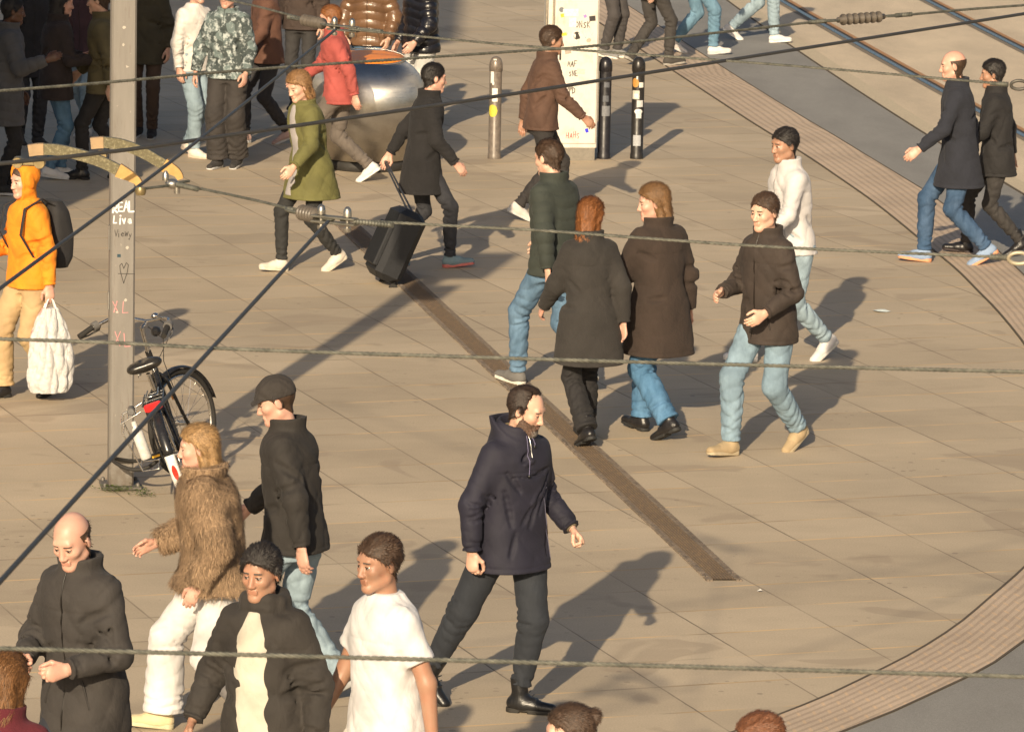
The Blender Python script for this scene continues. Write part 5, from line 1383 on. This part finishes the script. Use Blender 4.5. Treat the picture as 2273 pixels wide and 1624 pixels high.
m = MB(); m.lathe([(.014, -.012), (.018, 0), (.014, .012)], 12, q(312, 424)); m.build('end_bolt', plain('brass_clamp', (.26, .20, .10), .4, .6), r)
# ------------------------------------------------------------------ the crowd
K = dict(black=(.014, .013, .014), char=(.035, .032, .031), navy=(.018, .022, .035), dkbrown=(.035, .024, .018), jeans=(.075, .14, .22), ljeans=(.21, .28, .33), djeans=(.028, .055, .10), white=(.62, .60, .59),
         cream=(.62, .54, .42), beige=(.42, .29, .15), olive=(.10, .095, .025), orange=(.80, .23, .01), red=(.32, .05, .045), brown=(.13, .062, .032), grey=(.20, .19, .185))
BRN = (.045, .024, .013); BLK = (.012, .009, .008); BLOND = (.28, .17, .075); GING = (.20, .075, .022)
person('man in a dark green padded jacket, blue jeans and grey trainers', 1228, 864, 318, H=1.84, walk=.30, lead='L', lean=.07,
    top=dict(color=(.028, .034, .028), kind='cloth', hem=.84, thick=1.7, puff=.009, collar='high'), legs=dict(color=K['jeans'], w=1.1), shoes=dict(color=(.13, .125, .12), sole=(.6, .57, .5)), hair=dict(style='short', color=BRN), head=(-.2, .2))
person('woman with ginger brown hair in a long charcoal coat and wide black trousers', 1302, 985, 338, H=1.68, walk=.22, lead='R', lean=.06, male=False, width=.94,
    top=dict(color=(.028, .025, .023), kind='wool', hem=.60, thick=2.0, flare=.045, collar='high'), legs=dict(color=K['black'], kind='cloth', w=1.0, cuff=1.5), shoes=dict(color=K['black'], sole=(.02, .02, .02), kind='boot'), hair=dict(style='long', color=GING), head=(.9, .1), skin='pink')
person('woman with light brown hair in a dark brown coat and bright blue jeans', 1456, 968, 318, H=1.75, walk=.24, lead='R', lean=.05, male=False, width=1.0, arms=dict(R=dict(swing=-6, ab=14, bend=8)),
    top=dict(color=(.034, .023, .018), kind='wool', hem=.60, thick=2.2, flare=.035, collar='high'), legs=dict(color=(.048, .13, .24), w=1.25, cuff=1.2), shoes=dict(color=K['black'], sole=(.02, .02, .02), kind='leather'), hair=dict(style='bob', color=(.16, .085, .035)), head=(-1.0, .15), skin='pink')
person('dark haired man in a pale grey jacket and light jeans', 1752, 800, 238, H=1.80, walk=.32, lead='R', lean=.10, top=dict(color=(.52, .50, .50), kind='nylon', hem=.84, thick=1.3, collar='high'), legs=dict(color=K['ljeans'], w=1.05), shoes=dict(color=K['white'], sole=(.6, .58, .55)), hair=dict(style='short', color=BLK), skin='tan')
person('brown haired man in a dark brown jacket and faded blue jeans with beige shoes', 1698, 1003, 222, H=1.80, walk=.28, lead='R', lean=.06, arms=dict(R=dict(swing=8, ab=14, bend=75, inw=.4), L=dict(swing=0, ab=14, bend=60, inw=.4)),
    top=dict(color=(.036, .026, .021), kind='cloth', hem=.77, thick=1.7, collar='high'), legs=dict(color=(.15, .22, .28), w=1.2), shoes=dict(color=(.36, .27, .16), sole=(.4, .33, .22)), hair=dict(style='short', color=BRN))
person('shaven headed man in a navy coat, blue jeans and blue and white trainers', 2122, 585, 268, H=1.84, walk=.27, lead='R', lean=.07, top=dict(color=(.017, .019, .028), kind='wool', hem=.66, thick=1.5, flare=.02, collar='high'), legs=dict(color=(.028, .065, .13), w=1.1), shoes=dict(color=(.22, .30, .44), sole=(.62, .28, .15)), hair=dict(style='bald', color=BRN), skin='pink')
person('black haired person in a black jacket, dark trousers and black boots', 2206, 566, 272, H=1.70, walk=.26, lead='R', lean=.05, top=dict(color=K['black'], kind='cloth', hem=.74, thick=1.6, collar='high'), legs=dict(color=(.03, .027, .026), kind='cloth', w=1.0), shoes=dict(color=K['black'], sole=(.03, .02, .02), kind='boot'), hair=dict(style='short', color=BLK, vol=1.4), skin='tan')
og = person('person in a bright orange hooded sweatshirt and beige trousers carrying a white bag', 66, 880, 232, H=1.66, walk=.20, lead='R', lean=.03, arms=dict(L=dict(swing=-4, ab=16, bend=4), R=dict(swing=10, ab=10, bend=70, inw=.3)),
    top=dict(color=K['orange'], kind='cloth', hem=.84, thick=1.8, collar='crew'), legs=dict(color=K['beige'], kind='cloth', w=1.3, cuff=1.25), shoes=dict(color=K['black'], sole=(.02, .02, .02), kind='leather'), hair=dict(style='hood', color=BRN, hat=K['orange']), skin='pink')
person('blonde woman in a shaggy brown fur coat and wide white trousers', 476, 1622, 262, H=1.64, walk=.30, lead='R', lean=.12, male=False, arms=dict(L=dict(swing=-12, ab=24, bend=35, inw=.3), R=dict(swing=10, ab=20, bend=60, inw=.3)),
    top=dict(color=(.20, .135, .082), kind='fur', hem=.86, thick=3.6, flare=.05, fold=.006, collar='high'), legs=dict(color=(.60, .58, .57), kind='cloth', w=1.45, cuff=1.5), shoes=dict(color=(.60, .50, .30), sole=(.5, .45, .3)), hair=dict(style='long', color=BLOND), skin='pink')
person('man in a dark cap, black jacket and pale blue jeans walking past the bicycle', 652, 1552, 292, H=1.77, walk=.28, lead='L', lean=.10, top=dict(color=(.022, .019, .017), kind='cloth', hem=.84, thick=1.8, collar='high'), legs=dict(color=K['ljeans'], w=1.1), shoes=dict(color=K['char'], sole=(.3, .3, .3)), hair=dict(style='cap', color=BRN, hat=(.03, .025, .022)), head=(-.5, .35), skin='pink')
person('black haired man in a scarf and an open black jacket over a cream shirt', 585, 2040, 205, H=1.73, walk=.2, lead='L', lean=.04, arms=dict(L=dict(swing=-5, ab=16, bend=20), R=dict(swing=-5, ab=20, bend=40, inw=.1)),
    top=dict(color=(.028, .024, .021), kind='cloth', hem=.72, thick=2.0, collar='scarf', inner=(.52, .48, .40), open=.66), legs=dict(color=(.05, .045, .04), kind='cloth', w=1.1), hair=dict(style='short', color=BLK, vol=1.5), skin='tan')
person('man in a white T-shirt and white trousers seen in the foreground', 852, 2045, 232, H=1.80, walk=.25, lead='R', lean=.03, arms=dict(R=dict(swing=10, ab=14, bend=20), L=dict(swing=-14, ab=14, bend=10)),
    top=dict(color=(.60, .59, .60), kind='cloth', hem=.84, thick=1.5, sleeve=.42, bare=True, fold=.006), legs=dict(color=(.58, .54, .49), kind='cloth', w=1.25, cuff=1.2), shoes=dict(color=K['white']), hair=dict(style='short', color=BRN), skin='tan')
person('shaven headed man in a charcoal coat looking down at his hands', 188, 1972, 212, H=1.80, walk=.2, lead='R', lean=.08, arms=dict(R=dict(swing=8, ab=14, bend=72, inw=.62), L=dict(swing=8, ab=14, bend=72, inw=.62)), curl=(.9, .9), head=(-.1, .45),
    top=dict(color=(.034, .030, .028), kind='cloth', hem=.72, thick=1.9, collar='high'), legs=dict(color=(.018, .020, .028), kind='cloth', w=1.1), hair=dict(style='bald', color=BRN), skin='pink')
person('woman with long brown hair in a dark red coat at the bottom left corner', 0, 2330, 20, H=1.66, walk=.2, male=False, top=dict(color=(.10, .012, .020), kind='wool', hem=.7, thick=1.7, collar='high'), legs=dict(color=K['djeans']), hair=dict(style='long', color=(.15, .07, .025)))
person('brown haired woman with a bun, only her head showing at the bottom edge', 1278, 2462, 262, H=1.66, walk=.2, male=False, top=dict(color=K['beige'], kind='cloth'), hair=dict(style='bun', color=(.055, .032, .02)), skin='light')
person('auburn haired person, only the head showing at the bottom edge to the right', 1690, 2485, 250, H=1.66, walk=.2, top=dict(color=K['char'], kind='cloth', collar='high'), hair=dict(style='short', color=(.14, .055, .025), vol=1.4), skin='pink')
# upper left, in the shadow of the added building
person('person in a grey padded coat holding a hand up at the left edge', 12, 432, 80, H=1.78, walk=.05, lead='L', arms=dict(R=dict(swing=18, ab=16, bend=92), L=dict(swing=5, ab=10, bend=20)), top=dict(color=(.07, .07, .075), kind='cloth', hem=.62, thick=2.2, puff=.008, collar='high'), legs=dict(color=K['black'], kind='cloth'), skin='dark', hair=dict(style='short', color=BLK))
ph = person('person in a dark brown coat and blue jeans looking at a phone', 122, 396, 70, H=1.74, walk=.08, lead='L', arms=dict(R=dict(swing=12, ab=12, bend=75, inw=.35), L=dict(swing=12, ab=12, bend=75, inw=.35)), top=dict(color=(.028, .020, .019), kind='wool', hem=.74, thick=1.9, collar='high'), legs=dict(color=(.06, .13, .21), w=1.05), shoes=dict(color=K['white']), hair=dict(style='long', color=BLK), skin='pink', male=False)
person('person in an olive jacket, black trousers and polished black shoes beside the mast', 232, 398, 278, H=1.80, walk=.20, lead='L', top=dict(color=(.085, .07, .033), kind='cloth', hem=.80, thick=1.8, collar='high'), legs=dict(color=K['black'], kind='cloth', w=1.0), shoes=dict(color=K['black'], sole=(.01, .01, .01), kind='leather'), hair=dict(style='short', color=BRN))
person('person in a dark olive coat and brown trousers just right of the mast', 322, 305, 185, H=1.76, walk=.05, top=dict(color=(.045, .038, .022), kind='cloth', hem=.72, thick=1.8), legs=dict(color=(.06, .036, .024), kind='cloth'), shoes=dict(color=K['black']))
person('person in a patchwork denim jacket and wide black trousers', 505, 372, 196, H=1.76, walk=.07, lead='R', width=1.05, arms=dict(R=dict(swing=4, ab=17, bend=10)), top=dict(color=(.13, .17, .17), kind='patch', hem=.84, thick=2.0, collar='shirt'), legs=dict(color=(.035, .03, .028), kind='cloth', w=1.35, cuff=1.5), shoes=dict(color=K['char']), skin='pink')
person('person in a white jacket, light blue jeans and white trainers', 424, 346, 130, H=1.72, walk=.12, lead='R', top=dict(color=(.68, .64, .60), kind='cloth', hem=.84, thick=1.4), legs=dict(color=K['ljeans'], w=1.15), shoes=dict(color=(.70, .62, .54), sole=(.6, .5, .4)), arms=dict(R=dict(swing=0, ab=10, bend=10)), skin='pink', male=False)
person('person in a dark jacket standing behind the litter bin on the left', 668, 245, 190, H=1.76, walk=.04, top=dict(color=(.05, .033, .026), kind='cloth', hem=.83, thick=1.9), legs=dict(color=K['char'], kind='cloth'))
person('person in a red jacket and white trainers hurrying past the litter bin', 752, 404, 276, H=1.70, walk=.34, lead='L', lean=.12, top=dict(color=(.34, .07, .06), kind='cloth', hem=.82, thick=1.7, collar='high'), legs=dict(color=(.12, .10, .085), kind='cloth', w=1.1), shoes=dict(color=K['white'], sole=(.7, .7, .68)), hair=dict(style='short', color=GING), skin='pink')
person('fair haired woman in an open olive parka over a grey top and black trousers', 688, 600, 236, H=1.68, walk=.26, lead='R', lean=.14, male=False, arms=dict(R=dict(swing=-22, ab=20, bend=10), L=dict(swing=18, ab=18, bend=30)),
    top=dict(color=(.115, .11, .035), kind='cloth', hem=.66, thick=1.9, flare=.05, collar='shirt', inner=(.30, .28, .28), open=.5), legs=dict(color=(.02, .02, .02), kind='cloth', w=.95), shoes=dict(color=(.62, .56, .48), sole=(.6, .55, .45)), hair=dict(style='bob', color=(.24, .13, .055)), skin='light', head=(-.1, .35))
person('person in a brown padded jacket standing behind the litter bin', 818, 290, 188, H=1.78, walk=.04, width=1.08, arms=dict(R=dict(swing=4, ab=14, bend=30, inw=.3), L=dict(swing=4, ab=14, bend=30, inw=.3)), top=dict(color=(.15, .082, .045), kind='puffer', hem=.84, thick=2.1, puff=.014, collar='high'), legs=dict(color=K['jeans']))
person('person in a glossy black padded jacket, pale trousers and red shoes right of the bin', 932, 306, 236, H=1.78, walk=.06, lead='R', width=1.02, arms=dict(R=dict(swing=-4, ab=12, bend=38, inw=.2), L=dict(swing=8, ab=12, bend=40)), top=dict(color=(.010, .010, .014), kind='puffer', hem=.84, thick=2.2, puff=.015, collar='high'), legs=dict(color=(.50, .49, .47), kind='cloth', w=1.2), shoes=dict(color=(.40, .03, .02), sole=(.5, .1, .08)), skin='pink')
sc = person('traveller in a long black coat pulling a black suitcase', 932, 592, 74, H=1.72, walk=.26, lead='R', lean=.10, arms=dict(L=dict(swing=-34, ab=14, bend=4), R=dict(swing=10, ab=10, bend=30)), top=dict(color=K['black'], kind='wool', hem=.66, thick=1.6, flare=.01, collar='high'), legs=dict(color=(.025, .026, .032), kind='cloth', w=.95), shoes=dict(color=(.17, .24, .27), sole=(.55, .16, .14)), hair=dict(style='short', color=BLK), skin='pink')
person('person in a brown jacket and black trousers passing in front of the white cabinet', 1196, 488, 78, H=1.74, walk=.24, lead='L', lean=.08, top=dict(color=(.085, .045, .03), kind='cloth', hem=.84, thick=1.6, collar='high'), legs=dict(color=(.025, .022, .022), kind='cloth', w=1.0), shoes=dict(color=(.5, .47, .44)), hair=dict(style='short', color=BRN, vol=1.3), skin='tan')
person('person in dark clothes seen from the waist down beside the far kerb', 1442, 146, 62, H=1.76, walk=.22, lead='R', top=dict(color=K['char'], kind='cloth', hem=.8, thick=1.6), legs=dict(color=(.04, .036, .034), kind='cloth', w=1.05), shoes=dict(color=(.05, .045, .04), sole=(.3, .28, .25)))
person('person in blue jeans and white trainers walking near the far kerb, middle one', 1538, 120, 80, H=1.76, walk=.24, lead='R', top=dict(color=K['char'], kind='cloth', hem=.8), legs=dict(color=(.10, .19, .27), w=1.15), shoes=dict(color=(.65, .6, .56)))
person('person in light jeans and white trainers striding beside the tram track', 1668, 92, 102, H=1.78, walk=.30, lead='R', top=dict(color=(.4, .38, .36), kind='cloth', hem=.8), legs=dict(color=K['ljeans'], w=1.15), shoes=dict(color=K['white'], sole=(.7, .68, .65)))
person('person in dark trousers and grey trainers mostly hidden behind the cabinet', 1356, 128, 118, H=1.74, walk=.05, top=dict(color=K['char'], kind='cloth', hem=.8), legs=dict(color=(.05, .045, .045), kind='cloth', w=1.1), shoes=dict(color=(.22, .215, .21), sole=(.7, .67, .6)))

person('person in a long black coat standing deep in the shade at the far left', 62, 322, 150, H=1.76, walk=.06, top=dict(color=(.02, .019, .022), kind='wool', hem=.66, thick=1.8, collar='high'), legs=dict(color=(.03, .03, .034), kind='cloth', w=1.1), shoes=dict(color=K['char']), hair=dict(style='short', color=BLK))
person('person in a plum coat and pale jeans half hidden behind the mast in the shade', 196, 300, 215, H=1.70, walk=.12, male=False, top=dict(color=(.06, .03, .036), kind='wool', hem=.70, thick=1.7, collar='high'), legs=dict(color=K['ljeans'], w=1.0), shoes=dict(color=K['white']), hair=dict(style='long', color=BRN))
person('person in a rust brown jacket between the patchwork denim jacket and the bin', 592, 318, 250, H=1.74, walk=.22, lead='R', lean=.06, top=dict(color=(.11, .05, .032), kind='cloth', hem=.82, thick=1.7, collar='high'), legs=dict(color=(.03, .028, .03), kind='cloth', w=1.05), shoes=dict(color=(.45, .30, .26)), hair=dict(style='short', color=BRN))

# ---- things people carry
def world(I, p):
    r = I['root']; bpy.context.view_layer.update(); return r.matrix_world @ Vector(tuple(np.asarray(p) * I['k']))
# suitcase, trailing behind the traveller's left hand
hand = world(sc, sc['wr'][-1] + sc['HF'][-1] @ np.array([0, 0, -.08]))
base = at(838, 632); s_ = empty('suitcase', base, R_(-74 + 90)); tag(s_, 'black wheeled suitcase trailing behind the traveller in the long coat', 'suitcase')
tilt = Matrix.Rotation(R_(24), 3, 'Y')
m = MB(); m.box(tilt @ Vector((0, 0, .36)), (.24, .42, .60), tilt, .05); m.build('shell', plain('suitcase_fabric', (.011, .012, .015), .6, 0, .3, 60, .3), s_)
m = MB(); m.box(tilt @ Vector((-.135, 0, .32)), (.045, .34, .36), tilt, .015); m.build('front_pocket', plain('suitcase_fabric', (.011, .012, .015), .6, 0, .3, 60, .3), s_)
for y in (-.16, .16):
    m = MB(); m.lathe([(.03, -.014), (.034, -.010), (.034, .010), (.03, .014)], 16, (tilt @ Vector((.08, y, .036))), Matrix.Rotation(math.pi / 2, 3, 'X')); m.build('wheel', plain('rubber', (.02, .018, .016), .75), s_)
hl = s_.matrix_world.inverted() if 0 else (Matrix.Translation(base) @ Matrix.Rotation(R_(16), 4, 'Z')).inverted(); hv = hl @ hand
m = MB(); 
for y in (-.09, .09): m.tube([tilt @ Vector((0, y, .65)), hv + Vector((0, y * .5, 0))], .008, 8)
m.tube([hv + Vector((0, -.05, 0)), hv + Vector((0, .05, 0))], .013, 8); m.build('pull_handle', plain('dark_alu', (.08, .08, .085), .35, .6), s_)
# white plastic bag
hb_ = world(og, og['wr'][-1] + og['HF'][-1] @ np.array([0, 0, -.10])); bgp = empty('plastic_bag', (hb_.x, hb_.y, hb_.z), .4); tag(bgp, 'crumpled white plastic carrier bag hanging from the orange clad person\'s hand', 'bag')
f = Fld((-.26, -.2, -.72), (.26, .2, .03), .008)
f.put(loft([(-.66, 0, 0, .12, .07), (-.60, 0, 0, .150, .075), (-.42, .01, 0, .155, .085), (-.24, 0, 0, .125, .07), (-.12, 0, 0, .075, .05), (-.06, 0, 0, .045, .03)], 2.4, [(.022, 7, 4, 1.), (.015, 12, -9, 2.), (.010, 4, 26, 3)]), 0)
V, Q = nets(f); bm_ = NB('bag_plastic'); o_ = bm_.tc.outputs['Object']
cB = bm_.mix(bm_.ramp(bm_.noise(bm_.mapping((1, 1, 1)), 6, 2), [(.62, 0.), (.66, .7)]), (.60, .59, .58), (.50, .12, .10)); BGM = bm_.fin(cB, .30, bm_.bump(bm_.noise(o_, 34, 5, .7, 1.2), .8, .02))
link_mesh('bag_body', V, Q, BGM, bgp)
m = MB()
for y in (-.02, .02): m.tube([(-.05, y, -.09), (-.02, y * .5, -.01), (0, 0, .01), (.02, y * .5, -.01), (.05, y, -.09)], .006, 6)
m.build('handles', plain('bag_handle', (.7, .69, .67), .4), bgp)
# backpack of the orange clad person
bk = world(og, (0, -.20, 1.22)); bb_ = empty('backpack', (bk.x, bk.y, bk.z), -R_(232)); tag(bb_, 'black backpack on the back of the orange clad person', 'backpack')
f = Fld((-.2, -.16, -.3), (.2, .14, .3), .009); f.put(loft([(-.24, 0, 0, .13, .07), (-.18, 0, -.01, .15, .10), (0, 0, -.01, .15, .11), (.16, 0, 0, .13, .08), (.23, 0, .01, .08, .05)], 2.8, [(.005, 4, 9, 1.)]), 0); V, Q = nets(f)
link_mesh('pack', V, Q, cloth((.016, .015, .016), 'nylon'), bb_)
m = MB(); 
for s in (-1, 1): m.tube([(s * .09, .05, .20), (s * .11, .16, .26), (s * .13, .32, .20), (s * .14, .36, .02), (s * .15, .26, -.14), (s * .12, .06, -.2)], .014, 6, squash=.4)
m.build('straps', cloth((.016, .015, .016), 'nylon'), bb_)
# phone
a_ = world(ph, (ph['wr'][1] + ph['wr'][-1]) / 2 + np.array([0, .085, .02])); pe = MB(); pe.box((0, 0, 0), (.075, .15, .009), Matrix.Rotation(.5, 3, 'X'), .004)
po = pe.build('phone', plain('phone_case', (.6, .6, .6), .3)); po.location = a_; po.rotation_euler = (0, 0, -R_(95)); tag(po, 'pale phone held by the person in the dark brown coat', 'phone')
# litter
random.seed(2)
def scrap(px, py, w, c, lab):
    m = MB(); P = []
    for i in range(7):
        a = i * 2 * math.pi / 7; P.append((w * math.cos(a) * random.uniform(.7, 1.1), w * .8 * math.sin(a) * random.uniform(.7, 1.1), .006 + .012 * random.random()))
    m._add(P + [(0, 0, .022)], [[i, (i + 1) % 7, 7] for i in range(7)]); o = m.build('paper_scrap', plain('paper', c, .6)); o.location = at(px, py); tag(o, lab, 'litter', 'litter on the plaza')
scrap(1955, 692, .075, (.62, .68, .66), 'pale crumpled tissue lying alone on the right of the plaza')
scrap(1687, 1314, .018, (.75, .74, .7), 'tiny white paper scrap beyond the end of the ribbed guide strip')
scrap(2165, 417, .03, (.6, .6, .58), 'small white scrap lying on the tactile paving band')

# ---- unseen building added off to the left to shade the plaza's upper left
bs = empty('shadow_casting_building', (-9.4, 40.5, 0)); tag(bs, 'flat roofed building added out of view beyond the left edge to cast the upper left shadow', 'building')
m = MB(); m.box((0, 0, 4.4), (8.0, 5.0, 8.8)); m.build('wall', plain('render_wall', (.36, .33, .29), .8, 0, .1, 3), bs)
m = MB(); m.box((0, 0, 8.95), (8.4, 5.4, .3)); m.build('roof', plain('roof_edge', (.12, .12, .12), .6), bs)
for fz in (1.6, 4.3, 6.9):
    for fx in (-2.6, 0, 2.6):
        m = MB(); m.box((fx, -2.53, fz), (1.7, .06, 1.6), None, .01); w_ = m.build('window', plain('window_frame', (.1, .1, .1), .4), bs); m = MB(); m.box((fx, -2.565, fz), (1.5, .02, 1.4)); m.build('pane', plain('glass', (.03, .035, .04), .08), w_)
    m = MB(); m.box((4.03, 0, fz), (.06, 2.4, 1.6), None, .01); w_ = m.build('window', plain('window_frame', (.1, .1, .1), .4), bs); m = MB(); m.box((4.065, 0, fz), (.02, 2.2, 1.4)); m.build('pane', plain('glass', (.03, .035, .04), .08), w_)
